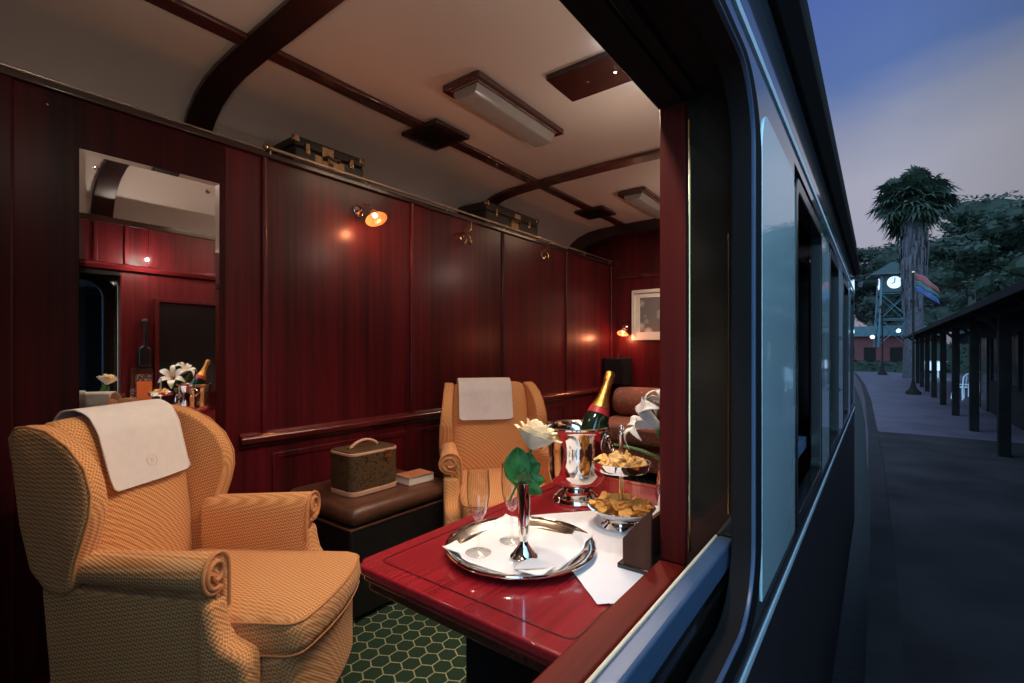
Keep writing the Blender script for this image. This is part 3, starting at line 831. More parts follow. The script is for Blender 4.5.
m = MB(); m.box(-.065, .065, -.085, .085, 0, .004); m.box(-.065, .065, -.085, .085, .040, .044); m.box(-.065, -.061, -.085, .085, .004, .04)
m.build('cover', 'book', t, bevel=.0015)
MB().box(-.060, .061, -.081, .081, .004, .040).build('pages', 'paper', t)

# ------------------------------------------------------------------ table
TX0, TX1, TY0, TY1, TZ = -1.012, XI-.005, .692, 1.79, .7365
t = thing('table', 'glossy red mahogany table fixed below the open window', 'table', (-.7, 1.24, 0))
def tl(x): return x+.7
def ty(y): return y-1.24
MB().prism([(tl(a), ty(b)) for a, b in ((TX0+.03, TY0), (TX1, TY0), (TX1, TY1), (TX0+.03, TY1), (TX0, TY1-.03), (TX0, TY0+.03))], 'z', .714, TZ).build('tabletop', 'table_wood', t, bevel=.006)
MB().prism([(tl(a), ty(b)) for a, b in ((TX0+.035, TY0+.008), (TX1, TY0+.008), (TX1, TY1-.008), (TX0+.035, TY1-.008), (TX0+.008, TY1-.035), (TX0+.008, TY0+.035))], 'z', .698, .7145).build('edge_moulding', 'table_wood', t, bevel=.006)
m = MB()
m.box(tl(TX0+.03), tl(TX1), ty(TY0+.025), ty(TY1-.025), .668, .699)
m.build('apron', 'mahogany_h', t, bevel=.005)
o = rrect(tl(TX0+.045), tl(TX1-.02), ty(TY0+.045), ty(TY1-.045), .02, 3); q = rrect(tl(TX0+.049), tl(TX1-.024), ty(TY0+.049), ty(TY1-.049), .018, 3)
MB().ring_prism(o, q, 'z', TZ-.001, TZ+.0012).build('inlay_line', 'mahogany_h', t)
m = MB(); m.box(tl(-.80), tl(-.43), ty(.86), ty(1.62), .02, .67); m.build('pedestal', 'black_matt', t, bevel=.01)
m = MB(); m.box(tl(-.84), tl(-.42), ty(.82), ty(1.66), .0, .03); m.build('foot', 'dark_wood', t, bevel=.008)

# table cloth square
poly = [(-.448, .872), (-.852, 1.215), (-.555, 1.565), (-.415, 1.45), (-.415, .90)]
m = MB()
cx, cy = -.57, 1.2
def inpoly(x, y): pass
cz = TZ+.002
ring_n = 10
rings = []
dense = []
for i in range(len(poly)):
    a, b = Vector(poly[i]), Vector(poly[(i+1) % len(poly)])
    for k in range(8): dense.append(a.lerp(b, k/8))
for j in range(ring_n):
    f = 1-j/ring_n
    rings.append([(cx+(p.x-cx)*f, cy+(p.y-cy)*f, cz+.0012*math.sin(p.x*60*f+p.y*35)**2) for p in dense])
m.loft(rings, True, True)
tag(m.build('table_napkin', 'napkin', solid=.002, smooth=80, soff=0, loc=(0, 0, .0012)), 'large white cloth square laid on the table under the two tier stand', 'cloth')

# silver tray
TC = (-.726, .990)
m = MB(); m.lathe([(.001, .003), (.150, .003), (.158, .005), (.172, .016), (.186, .018), (.190, .016), (.188, .012), (.172, .010), (.160, .0), (.001, 0)], 72)
tr = thing('serving_tray', 'round silver serving tray under the glasses and bud vase', 'tray', (TC[0], TC[1], TZ+.0045))
m.build('plate', 'silver_soft', tr)
MB().tube([(.187*math.cos(a*PI/48), .187*math.sin(a*PI/48), .017) for a in range(96)], .0042, 8, closed=True).build('rim', 'chrome', tr)
# napkin on the tray : a square with raised corners over the rim
def nap(u, v):
    a = (u-.5)*2; b = (v-.5)*2
    s_ = .140
    ang = math.radians(4)
    x = s_*(a*math.cos(ang)-b*math.sin(ang)); y = s_*(a*math.sin(ang)+b*math.cos(ang))
    r = math.hypot(x, y)
    z = .0035+max(0, r-.15)*.42+.0012*(1+math.sin(a*5+b*2)*math.sin(b*4))
    if r > .16: z = max(z, .021)
    return (x, y, z+.001)
def nap2(u, v):
    x, y, z = nap(u, v); return (x, y, z)
tag(MB().grid(nap2, 40, 40).build('tray_napkin', 'napkin', solid=.0015, sub=0, smooth=80, soff=1, loc=(TC[0], TC[1], TZ+.0045)), 'white napkin square spread inside the round silver tray', 'napkin')
def nf(u, v):
    return (.10*(u-.5)*(1-.35*v), .035*(v-.5), .004+.014*math.sin(PI*v)*math.sin(PI*min(1, u*1.1))+.002)
tag(MB().grid(nf, 16, 10).build('folded_napkin', 'linen', solid=.002, smooth=80, soff=1, loc=(-.632, .915, TZ+.010), rz=math.radians(42)), 'small folded napkin corner at the front edge of the silver tray', 'napkin')

# champagne flutes
NZ = TZ+.0132
def flute(loc, label):
    t = thing('champagne_flute', label, 'glass', loc, 0, None)
    bowl = [(.0035, .078), (.010, .082), (.019, .098), (.026, .125), (.0285, .155), (.0275, .185), (.0262, .203), (.0252, .2035), (.0262, .185), (.0272, .155), (.0246, .125), (.0175, .099), (.008, .085), (.0006, .083)]
    MB().lathe(bowl, 40).build('bowl', 'glass', t)
    MB().lathe([(.0012, .006), (.005, .007), (.0036, .018), (.0033, .045), (.0036, .070), (.0052, .0775), (.0012, .0785)], 24).build('stem', 'glass', t)
    MB().lathe([(.001, 0), (.032, 0), (.0325, .0012), (.028, .0025), (.012, .0045), (.004, .0075), (.001, .008)], 40).build('foot', 'glass', t)
    return t
f0 = flute((-.785, .894, NZ), 'empty champagne flute at the left edge of the silver tray')
copy_thing(f0, (-.765, 1.005, NZ), None, 'empty champagne flute standing just behind the silver bud vase')

# bud vase with rose
VL = (-.682, .944, NZ)
t = thing('bud_vase', 'slim silver bud vase holding a single cream rose', 'vase', VL)
MB().lathe([(.001, 0), (.033, 0), (.034, .003), (.030, .008), (.027, .010), (.024, .016), (.015, .026), (.010, .036), (.009, .040)], 40).build('foot', 'chrome', t)
MB().lathe([(.009, .038), (.0125, .050), (.0140, .09), (.0160, .15), (.0175, .178), (.018, .18), (.0165, .18), (.0145, .15), (.012, .09), (.002, .06)], 40).build('body', 'chrome', t)

def petal_fn(w, h, curl, cup):
    def f(u, v):
        a = (u-.5)*2
        ww = w*math.sin(PI*min(.97, .12+.62*v))
        x = ww*a; out = cup*math.sin(v*1.5)-curl*max(0, v-.65)**2*4*-1
        y = out-.35*w*a*a*math.sin(v*2)
        return (x, y, h*v-curl*max(0, v-.75)*.8)
    return f
def rose(loc, label):
    t = thing('rose', label, 'rose', loc)
    m = MB()
    def put(Rr, H, span, ang, lip, z0, open_):
        # cupped petal: part of an egg shaped shell with an out-turned lip
        def f(u, v):
            a = (u-.5)*2; edge_ = 1-.07*a*a-.16*abs(a)**6+.015*math.sin(5*a+ang*7)
            q = v*edge_
            rad = Rr*math.sin(PI*(.06+.50*q))**.75*(1+open_*q*q)+lip*max(0, q-.72)**2*11
            th = ang+span*a*(.55+.45*math.sin(PI*min(1, .2+.8*q)))
            z = z0+H*q-lip*max(0, q-.85)*.9+.0015*math.sin(7*a+ang*3)*q
            return (rad*math.cos(th), rad*math.sin(th), z)
        m.grid(f, 10, 12)
    for cnt, Rr, H, span, lip, z0, op in ((2, .008, .052, 1.6, .001, .004, -.1), (3, .015, .054, 1.25, .002, .002, -.05), (3, .022, .055, 1.2, .004, 0, .0), (4, .029, .053, 1.0, .007, -.002, .06), (5, .036, .047, .95, .012, -.004, .14), (6, .040, .038, .85, .016, -.008, .20)):
        a0 = rnd.uniform(0, 6)
        for k in range(cnt): put(Rr, H*rnd.uniform(.93, 1.05), span, a0+2*PI*k/cnt, lip*rnd.uniform(.7, 1.3), z0, op)
    m.sphere((0, 0, .002), .018, 14, 8)
    m.build('bloom', 'petal', t, solid=.0008, smooth=80)
    MB().tube([(0, 0, -.0), (.0, .002, -.03), (-.003, 0, -.08), (-.008, -.003, -.15)], .0028, 8).build('stem', 'leaf', t)
    def leaf(base, d, sd, L, W, droop):
        d = Vector(d).normalized(); s = Vector(sd); s = (s-d*s.dot(d)).normalized(); n = s.cross(d)
        def f(u, v):
            a = (u-.5)*2; w = W*math.sin(PI*min(1, v*.96+.03))**.7
            p = Vector(base)+d*L*v+s*w*a+n*(abs(a)*W*.22-droop*v*v)+Vector((0, 0, .0012*math.sin(v*16)*abs(a)))
            return tuple(p)
        MB().grid(f, 8, 14).build('leaf', 'leaf', t, solid=.0008, smooth=80)
    leaf((-.002, 0, -.108), (-.26, -.20, .9), (.8, .6, .25), .092, .034, .01)
    leaf((.0, .004, -.085), (-.05, .12, .9), (.75, .66, 0), .060, .026, .012)
    leaf((.0, 0, -.092), (.76, .58, .30), (-.1, -.1, 1), .058, .019, .010)
    leaf((.0, 0, -.098), (.72, .50, -.08), (.0, -.2, 1), .060, .017, .012)
    leaf((.0, 0, -.085), (.45, .40, .8), (.6, .5, -.5), .056, .018, .010)
    leaf((.0, 0, -.10), (.3, -.3, .3), (.7, .6, .1), .050, .022, .015)
    return t
ro = rose((-.664, .958, 1.024), 'single cream white rose with green leaves in the silver bud vase')
ro.rotation_euler = (math.radians(-14), math.radians(14), 0)

# champagne bucket and bottle
BL = (-.822, 1.444, TZ+.001)
t = thing('champagne_bucket', 'polished silver champagne bucket on a round foot', 'ice bucket', BL)
MB().lathe([(.001, 0), (.078, 0), (.080, .004), (.076, .014), (.068, .018), (.062, .028), (.046, .036), (.044, .042), (.058, .048), (.066, .052)], 48).build('foot', 'chrome', t)
MB().lathe([(.001, .05), (.060, .05), (.080, .060), (.091, .078), (.095, .10), (.098, .18), (.102, .235), (.110, .246), (.115, .250), (.116, .255), (.112, .258), (.106, .252), (.098, .235), (.094, .18), (.090, .10), (.06, .066), (.001, .064)], 56).build('body', 'chrome', t)
for a in (PI*1.12, PI*.12):
    hx, hy = math.cos(a), math.sin(a)
    tx, tyy = -hy, hx
    pts = []
    for k in range(20):
        q = 2*PI*k/20; rr = .026
        pts.append((hx*(.102+.018*(1-math.sin(q))*.5+.004)+tx*rr*math.cos(q), hy*(.102+.018*(1-math.sin(q))*.5+.004)+tyy*rr*math.cos(q), .195+rr*math.sin(q)))
    hd = MB().tube(pts, .0048, 8, closed=True).build('handle', 'chrome', t)
    MB().sphere((hx*.106, hy*.106, .222), .012, 12, 8).build('lug', 'chrome', hd)

top = Vector((-.752, 1.566, 1.172)); ax = Vector((.10, .42, .90)).normalized(); base = top-ax*.334
t = thing('champagne_bottle', 'champagne bottle with gold foil neck leaning in the silver bucket', 'bottle', base)
q = Vector((0, 0, 1)).rotation_difference(ax); t.rotation_euler = q.to_euler()
Lb = (top-base).length
MB().lathe([(.001, .004), (.030, 0), (.0425, .006), (.0435, .02), (.0435, .13), (.0425, .16), (.036, .19), (.027, .215), (.020, .235), (.018, .25)], 40).build('body', 'bottle', t)
MB().lathe([(.0345, .196), (.0280, .214), (.0212, .234), (.0188, .25), (.0165, .275), (.0155, .295), (.0175, .297), (.0180, .305), (.0172, .316), (.0175, .326), (.013, .333), (.001, .334)], 36).build('foil', 'foil', t)
MB().lathe([(.0405, .173), (.0375, .186), (.0352, .195), (.0346, .194), (.0369, .185), (.0400, .172)], 36).build('neck_label', 'red_label', t)
MB().lathe([(.0438, .035), (.0440, .10), (.0436, .10), (.0434, .035)], 36).build('label', 'cream_label', t)

# two tier stand
CL = (-.590, 1.296, TZ+.004)
t = thing('cake_stand', 'two tier silver stand holding crisps on the white cloth', 'cake stand', CL)
MB().lathe([(.001, 0), (.056, 0), (.058, .004), (.050, .007), (.040, .012), (.038, .018), (.060, .030), (.082, .044), (.093, .056), (.096, .060), (.092, .061), (.080, .049), (.055, .035), (.02, .026), (.001, .025)], 56).build('lower_bowl', 'chrome', t)
MB().lathe([(.001, .160), (.05, .160), (.074, .164), (.079, .172), (.082, .186), (.0835, .190), (.080, .190), (.076, .176), (.07, .169), (.001, .166)], 56).build('upper_dish', 'chrome', t)
MB().lathe([(.006, .02), (.0085, .03), (.0065, .04), (.0065, .155), (.009, .158), (.009, .168), (.0065, .172), (.0062, .262), (.0085, .266), (.0085, .270), (.006, .274), (.0085, .282), (.006, .292), (.001, .296)], 24).build('post', 'chrome', t)

# crisps, each one its own object
def crisp_mesh(name, mat, r):
    def f(u, v):
        a = (u-.5)*2; b = (v-.5)*2
        x = a*math.sqrt(1-b*b/2)*r; y = b*math.sqrt(1-a*a/2)*r*.8
        return (x, y, .32*r*(a*a)-.22*r*(b*b)+.05*r*math.sin(6*a+4*b))
    return MB().grid(f, 8, 8).build(name, mat, solid=.0018, smooth=80)
c0 = crisp_mesh('crisp', 'crisp', .019)
c0.location = (CL[0]+.01, CL[1]+.02, CL[2]+.06)
tag(c0, 'golden crisp heaped in the lower bowl of the silver stand', 'crisp', 'crisps in the lower bowl')
for k in range(40):
    a = rnd.uniform(0, 2*PI); r = .080*math.sqrt(rnd.random())
    z = .047+.026*(1-r/.08)*rnd.uniform(.3, 1)+.012*r/.08+.006*rnd.random()
    if r < .014: r = .02
    copy_thing(c0, (CL[0]+r*math.cos(a), CL[1]+r*math.sin(a), CL[2]+z), (rnd.uniform(-.7, .7), rnd.uniform(-.7, .7), rnd.uniform(0, 6)))
c1_ = crisp_mesh('potato_crisp', 'crisp_pale', .020)
c1_.location = (CL[0]+.02, CL[1]-.02, CL[2]+.19)
tag(c1_, 'pale crisp heaped on the upper dish of the silver stand', 'crisp', 'crisps on the upper dish')
for k in range(30):
    a = rnd.uniform(0, 2*PI); r = .064*math.sqrt(rnd.random())
    z = .180+.026*(1-r/.064)*rnd.uniform(.3, 1)+.006*rnd.random()
    if r < .016: r = .022
    copy_thing(c1_, (CL[0]+r*math.cos(a), CL[1]+r*math.sin(a), CL[2]+z), (rnd.uniform(-1.0, 1.0), rnd.uniform(-1.0, 1.0), rnd.uniform(0, 6)))

# letter rack with leaflets against the window wall
LY0, LY1 = 1.055, 1.30
t = thing('letter_rack', 'dark wooden letter rack with sloping sides beside the window jamb', 'letter rack', (-.44, (LY0+LY1)/2, TZ+.004))
sd = [(-.035, 0), (.034, 0), (.034, .150), (-.035, .070)]
hw = (LY1-LY0)/2
for s in (-1, 1):
    MB().prism(sd, 'y', s*hw-.005, s*hw+.005).build('side_panel', 'rack_wood', t, bevel=.002)
MB().box(.026, .034, -.02, hw, .0, .37).build('back_panel', 'rack_wood', t, bevel=.002)
MB().box(-.035, -.028, -hw+.005, hw-.005, .0, .072).build('front_panel', 'rack_wood', t, bevel=.002)
MB().box(.0, .006, -hw+.005, hw-.005, .0, .10).build('divider', 'rack_wood', t, bevel=.002)
MB().box(-.047, .036, -hw-.01, hw+.01, -.0, .012).build('plinth', 'black', t, bevel=.003)
tag(MB().box(-.002, .002, -.048, .048, 0, .255).build('orange_leaflet', 'orange_card', loc=(-.428, 1.238, TZ+.017)), 'plain orange card standing at the front of the letter rack', 'card')
tag(MB().box(-.002, .002, -.055, .055, 0, .31).build('printed_leaflet', 'print', loc=(-.418, 1.24, TZ+.017)), 'printed leaflet standing behind the orange card in the rack', 'leaflet')
tag(MB().box(-.002, .002, -.035, .035, 0, .20).build('printed_leaflet', 'print', loc=(-.418, 1.185, TZ+.017)), 'printed leaflet at the window jamb end of the letter rack', 'leaflet')

# lilies in a small vase behind the jamb
t = thing('flower_vase', 'small silver vase of white lilies behind the two tier stand', 'vase', (-.50, 1.45, TZ+.004))
MB().lathe([(.001, 0), (.04, 0), (.042, .006), (.03, .012), (.036, .03), (.045, .07), (.040, .12), (.034, .15), (.038, .16), (.034, .16), (.030, .148), (.036, .12), (.03, .05), (.001, .03)], 36).build('body', 'chrome', t)
def lily(loc, rot, label, sc=1.0):
    t = thing('lily', label, 'lily', loc, 0, None); t.rotation_euler = rot
    m = MB()
    for k in range(6):
        a = 2*PI*k/6; w = (.021 if k % 2 else .016)*sc
        R = Matrix.Rotation(a, 3, 'Z')
        def f(u, v):
            b = (u-.5)*2; ww = w*math.sin(PI*min(.985, .08+.9*v))**.9
            y = .006+.085*v**1.1*sc; z = .075*math.sin(v*2.1)*sc-.03*v*v*v
            return tuple(R @ Vector((ww*b, y, z-abs(b)*ww*.3*-1)))
        m.grid(f, 6, 12)
    m.build('petals', 'lily', t, solid=.001, smooth=80)
    m = MB()
    for k in range(5):
        a = 2*PI*k/5+.3; m.tube([(0, 0, .0), (.01*math.cos(a), .01*math.sin(a), .04), (.018*math.cos(a), .018*math.sin(a), .07)], .0012, 6)
        m.sphere((.018*math.cos(a), .018*math.sin(a), .07), .004, 8, 5, (1, 1, .6))
    m.build('stamens', 'foil', t)
    return t
l0 = lily((-.515, 1.405, 1.02), (math.radians(62), 0, math.radians(-62)), 'white lily facing out towards the armchairs, above the upper dish of crisps', 1.15)
MB().tube([(0, 0, .004), (0, 0, -.03), (-.02, -.02, -.10)], .004, 8).build('stem', 'leaf', l0)
m_ = lily((-.49, 1.475, 1.06), (math.radians(35), 0, math.radians(-120)), 'white lily at the back of the small silver vase', 1.0)
MB().tube([(0, 0, .004), (0, 0, -.05), (0, .01, -.15)], .004, 8).build('stem', 'leaf', m_)
def sprig(loc, d, L, W, label):
    d = Vector(d).normalized(); s = d.cross(Vector((0, 0, 1))).normalized(); n = s.cross(d)
    def f(u, v):
        a = (u-.5)*2; w = W*math.sin(PI*min(.99, .04+.95*v))
        return tuple(d*L*v+s*w*a+n*(abs(a)*W*.3-.25*L*v*v))
    return tag(MB().grid(f, 6, 14).build('lily_leaf', 'leaf_light', loc=loc, solid=.001, smooth=80), label, 'leaf')
sprig((-.50, 1.44, .90), (-.8, -.35, .55), .17, .022, 'pointed green leaf hanging low from the lily vase towards the table')
sprig((-.495, 1.46, .90), (-.35, .1, .95), .20, .024, 'upright green leaf among the white lilies')
sprig((-.50, 1.45, .90), (-.25, .6, .7), .19, .022, 'green leaf leaning to the far side of the lily vase')

# telephone on the window wall (seen in the mirror)
t = thing('wall_telephone', 'black wall telephone with handset, seen in the mirror', 'telephone', (XI, 1.242, 1.32))
MB().box(-.04, 0, -.04, .04, -.20, -.05).build('base', 'black', t, bevel=.012)
hd = MB().tube([(-.028, 0, .14), (-.036, 0, .05), (-.034, 0, -.05)], .012, 10).build('handset', 'black', t)
for z in (.15, -.055): MB().sphere((-.024, 0, z), .026, 14, 10, (.8, 1, 1)).build('ear_cap', 'black', hd)

# ------------------------------------------------------------------ station outside
GZ = -.5
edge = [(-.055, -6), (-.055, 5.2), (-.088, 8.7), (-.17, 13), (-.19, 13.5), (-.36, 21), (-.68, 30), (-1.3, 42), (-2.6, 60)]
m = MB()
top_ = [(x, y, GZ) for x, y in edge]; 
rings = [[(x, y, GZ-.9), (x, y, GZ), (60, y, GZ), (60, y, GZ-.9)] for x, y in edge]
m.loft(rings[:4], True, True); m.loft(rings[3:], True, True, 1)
struct(m.build('platform', ['ground_shade', 'ground_lit'], smooth=0), 'dim purple grey station platform', 'platform')
m = MB()
for (x0, y0), (x1, y1) in zip(edge, edge[1:]):
    m.add([(x0, y0, GZ+.001), (x0+.17, y0, GZ+.001), (x1+.17, y1, GZ+.001), (x1, y1, GZ+.001), (x0, y0, GZ+.006), (x0+.16, y0, GZ+.006), (x1+.16, y1, GZ+.006), (x1, y1, GZ+.006)],
          [(0, 1, 5, 4), (1, 2, 6, 5), (2, 3, 7, 6), (4, 5, 6, 7), (3, 0, 4, 7)])
struct(m.build('kerb', 'kerb', smooth=0))
struct(MB().box(-40, 1, -8, 120, -1.5, -1.35).build('ground', 'trackbed', smooth=0))

# canopy
t = thing('platform_canopy', 'dark platform canopy on posts along the right side of the platform', 'canopy', (1.65, 14, GZ))
ys0, ys1 = -1.8-14, 36-14
MB().prism([(-.45, 2.40), (-.45, 2.46), (2.6, 3.05), (4.6, 2.7), (4.6, 2.6), (2.6, 2.93)], 'y', ys0, ys1).build('roof', 'canopy', t, bevel=.01)
MB().box(-.48, -.42, ys0, ys1, 2.36, 2.47).build('gutter', 'canopy', t, bevel=.01)
MB().box(-.06, .06, ys0, ys1, 2.34, 2.48).build('beam', 'canopy', t, bevel=.01)
y = 14.3-14-3.1*5; i = 0
while y < ys1:
    MB().box(-.075, .075, y-.075, y+.075, 0, 2.40).build('post', 'canopy', t, bevel=.01); 
    MB().prism([(-.4, 2.40), (-.06, 2.05), (-.06, 2.13), (-.3, 2.41)], 'y', y-.03, y+.03).build('bracket', 'canopy', t)
    y += 3.1
t = thing('station_building', 'near black station building under the platform canopy', 'building', (4.4, 9.6, GZ))
MB().box(-1.9, -.6, -11.2, 11.0, 0, 2.85).build('wall', 'canopy', t, bevel=.02)
for y in (-9.5, -6, -3, 0, 3, 6, 8.2):
    f = MB().box(-1.93, -1.88, y-.5, y+.5, .9, 2.1).build('window', 'dark_glass', t)
    MB().ring_prism(rrect(y-.55, y+.55, .85, 2.15, .01, 1), rrect(y-.48, y+.48, .92, 2.08, .01, 1), 'x', -1.96, -1.9).build('window_frame', 'canopy', f)
MB().box(-1.95, -1.88, 9.4, 10.3, 0, 2.1).build('door', 'black', t)

def px_ground(px, D, Z):   # measured bearing on the photograph and distance
    r = (px-512)/481
    return ((.795*r-.606)*D, (.606*r+.795)*D, Z)

# flagpole with flag, lamp post
t = thing('flagpole', 'slender dark flagpole with flared foot on the platform', 'flagpole', px_ground(914, 19, GZ))
MB().lathe([(.25, 0), (.25, .08), (.12, .22), (.06, .45), (.04, .6), (.035, 4.75), (.001, 4.8)], 16).build('pole', 'black_matt', t)
MB().sphere((0, 0, 4.82), .06, 12, 8).build('finial', 'brass', t)
def flagf(k0, k1):
    def f(u, v):
        x = .05+.85*u; zz = 4.75-(k0+(k1-k0)*v)*(.75-.1*u)-.45*u*u-.2*u
        return (x, .10*math.sin(u*6+v), zz)
    return f
t = thing('flag', 'limp striped flag in red, green and blue hanging from the flagpole', 'flag', px_ground(914, 19, GZ))
t.rotation_euler.z = math.radians(-37)
for nm, mt, a, b in (('red_band', 'flag_red', 0, .36), ('green_band', 'flag_green', .36, .64), ('blue_band', 'flag_blue', .64, 1)):
    MB().grid(flagf(a, b), 14, 4).build(nm, mt, t, solid=.01)
def lamppost(px, D, label):
    t = thing('lamp_post', label, 'lamp post', px_ground(px, D, GZ))
    MB().lathe([(.28, 0), (.28, .1), (.14, .25), (.07, .5), (.05, .8), (.045, 4.2)], 14).build('pole', 'black_matt', t)
    MB().lathe([(.05, 4.2), (.16, 4.3), (.2, 4.7), (.001, 4.8)], 12).build('lantern', 'dark_glass', t)
    MB().lathe([(.24, 4.7), (.1, 4.9), (.001, 5.05)], 12).build('cap', 'black_matt', t)
lamppost(883, 34, 'dark lamp post in front of the red building')

# palm tree
def palm(loc):
    t = thing('palm_tree', 'tall fan palm with a skirt of dry fronds above the platform', 'palm tree', loc)
    HC = 11.25
    pts = [(0, 0, 0), (.05, 0, 3), (0, 0, 7), (-.05, 0, 10), (0, 0, HC)]
    MB().tube(pts, [.55, .46, .42, .36, .3], 16).build('trunk', 'bark', t)
    m = MB()
    for k in range(420):                           # hanging dead fronds
        a = rnd.uniform(0, 2*PI); z = rnd.uniform(5.6, HC-.2); R0 = .40+.06*rnd.random()
        L = rnd.uniform(.9, 1.9); out = rnd.uniform(.08, .50)*(.35+.65*(z-5.6)/5.2)
        c, s = math.cos(a), math.sin(a); w = rnd.uniform(.05, .13)
        p0 = Vector((R0*c, R0*s, z)); p1 = p0+Vector((c*out, s*out, -.35*L)); p2 = p0+Vector((c*out*.9, s*out*.9, -L))
        q = Vector((-s, c, 0))*w
        m.add([p0-q*.4, p0+q*.4, p1+q, p1-q, p2+q*.3, p2-q*.3], [(0, 1, 2, 3), (3, 2, 4, 5)])
    m.build('dry_skirt', 'frond_dry', t, smooth=0)
    m = MB()
    for k in range(120):                           # fan leaves
        a = rnd.uniform(0, 2*PI); el = math.asin(rnd.uniform(-.88, 1))
        d = Vector((math.cos(a)*math.cos(el), math.sin(a)*math.cos(el), math.sin(el)))
        stem = rnd.uniform(.8, 1.5); c0_ = Vector((0, 0, HC)); c = c0_+Vector((d.x*stem*1.08, d.y*stem*1.08, d.z*stem*1.15-.25))
        side = d.cross(Vector((0, 0, 1)))
        side = side.normalized() if side.length > .05 else Vector((1, 0, 0))
        roll = rnd.uniform(-.6, .6); up = side.cross(d); side = side*math.cos(roll)+up*math.sin(roll)
        m.tube([c0_, c], .022, 5)
        n = 15; S_ = rnd.uniform(.7, 1.0)
        for j in range(n):
            th = math.radians(-125+250*j/(n-1)); L = S_*rnd.uniform(.85, 1.15)
            dd = d*math.cos(th)+side*math.sin(th)
            tip = c+dd*L+Vector((0, 0, -.38*L*rnd.uniform(.4, 1.3))); mid = c+dd*L*.55
            q = (d*-math.sin(th)+side*math.cos(th))*.085
            m.add([c, mid+q, tip, mid-q], [(0, 1, 2, 3)])
    m.build('crown', 'frond', t, smooth=0)
palm(px_ground(914, 30, GZ))

# trees
def tree(px, D, h, w, mat, label, seed):
    rr = random.Random(seed)
    loc = px_ground(px, D, GZ)
    t = thing('tree', label, 'tree', loc, 0, None)
    MB().tube([(0, 0, 0), (.1, 0, h*.3), (0, .1, h*.6)], [.5, .38, .2], 10).build('trunk', 'trunk', t)
    m = MB()
    clumps = []
    for k in range(26):
        a = rr.uniform(0, 2*PI); u = rr.random()**.5
        zz = h*(.35+.55*rr.random()); f = math.sqrt(max(.05, 1-((zz/h-.55)/.5)**2))
        clumps.append((Vector((w*.42*u*f*math.cos(a), w*.42*u*f*math.sin(a), zz)), w*rr.uniform(.12, .2)))
    for c, r in clumps:
        for k in range(270):
            d = Vector((rr.gauss(0, 1), rr.gauss(0, 1), rr.gauss(0, 1))).normalized()
            p = c+Vector((d.x*r, d.y*r, d.z*r*.6))*rr.uniform(.75, 1.05)
            s = Vector((rr.gauss(0, 1), rr.gauss(0, 1), rr.gauss(0, .5))).normalized(); q = d.cross(s)
            z = rr.uniform(.18, .40)
            m.add([p-s*z, p+q*z*.5, p+s*z, p-q*z*.5], [(0, 1, 2, 3)])
        m.sphere(c, r*.68, 10, 7, (1, 1, .6))
    m.build('crown', mat, t, smooth=0)
tree(972, 52, 18.2, 17, 'tree', 'large green tree to the right of the palm', 1)
tree(1018, 44, 16.2, 13, 'tree', 'green tree cut by the right edge of the photo', 2)
tree(1040, 66, 24, 20, 'tree2', 'tall dark tree beyond the tree at the right edge', 3)
tree(872, 60, 15.4, 13, 'tree2', 'dark tree between the coach roof and the palm, behind the clock tower', 4)
tree(922, 72, 17.5, 17, 'tree2', 'dark tree directly behind the palm trunk', 5)
tree(842, 76, 15.5, 14, 'tree2', 'dark tree half hidden behind the coach end', 6)

# clock tower
t = thing('clock_tower', 'teal steel clock tower with pyramid roof and two glowing faces', 'clock tower', px_ground(893, 42, GZ), math.radians(8))
for x in (-1, 1):
    for y in (-1, 1):
        MB().tube([(x*1.12, y*1.12, 2.0), (x*.86, y*.86, 8.2)], .09, 8).build('leg', 'teal', t)
m = MB()
for z0, z1 in ((2.2, 4.4), (4.4, 6.6)):
    for (ax_, ay), (bx, by) in (((-1, -1), (1, -1)), ((1, -1), (1, 1)), ((1, 1), (-1, 1)), ((-1, 1), (-1, -1))):
        f0_, f1_ = 1.12-.26*(z0-2)/6.2, 1.12-.26*(z1-2)/6.2
        m.tube([(ax_*f0_, ay*f0_, z0), (bx*f1_, by*f1_, z1)], .04, 5); m.tube([(bx*f0_, by*f0_, z0), (ax_*f1_, ay*f1_, z1)], .04, 5)
        m.tube([(ax_*f1_, ay*f1_, z1), (bx*f1_, by*f1_, z1)], .05, 5)
m.build('bracing', 'teal', t)
MB().box(-.92, .92, -.92, .92, 6.7, 8.3).build('clock_chamber', 'roof_grey', t, bevel=.04)
m = MB(); m.loft([[(x*1.7, y*1.7, 8.22) for x, y in ((-1, -1), (1, -1), (1, 1), (-1, 1))], [(x*1.65, y*1.65, 8.34) for x, y in ((-1, -1), (1, -1), (1, 1), (-1, 1))], [(x*.05, y*.05, 9.45) for x, y in ((-1, -1), (1, -1), (1, 1), (-1, 1))]])
m.build('roof', 'roof_grey', t, smooth=0)
for ang, off in ((0, 0), (PI/2, 0), (-PI/2, 0)):
    R = Matrix.Rotation(-ang, 3, 'Z') @ Matrix.Rotation(PI/2, 3, 'X')
    c = Matrix.Rotation(-ang, 3, 'Z') @ Vector((0, -.93, 7.55))
    fc = MB().lathe([(.001, 0), (.50, 0), (.52, .03), (.001, .04)], 28, c, mat=R).build('clock_face', 'clock_glow', t)
    m = MB(); Rz = Matrix.Rotation(-ang, 3, 'Z')
    for p0, p1 in (((0, 0), (.02, .38)), ((0, 0), (-.22, -.10))):
        m.tube([tuple(Rz @ Vector((p0[0], -1.0, 7.55+p0[1]))), tuple(Rz @ Vector((p1[0], -1.0, 7.55+p1[1])))], .04, 6)
    m.build('clock_hands', 'black', fc)

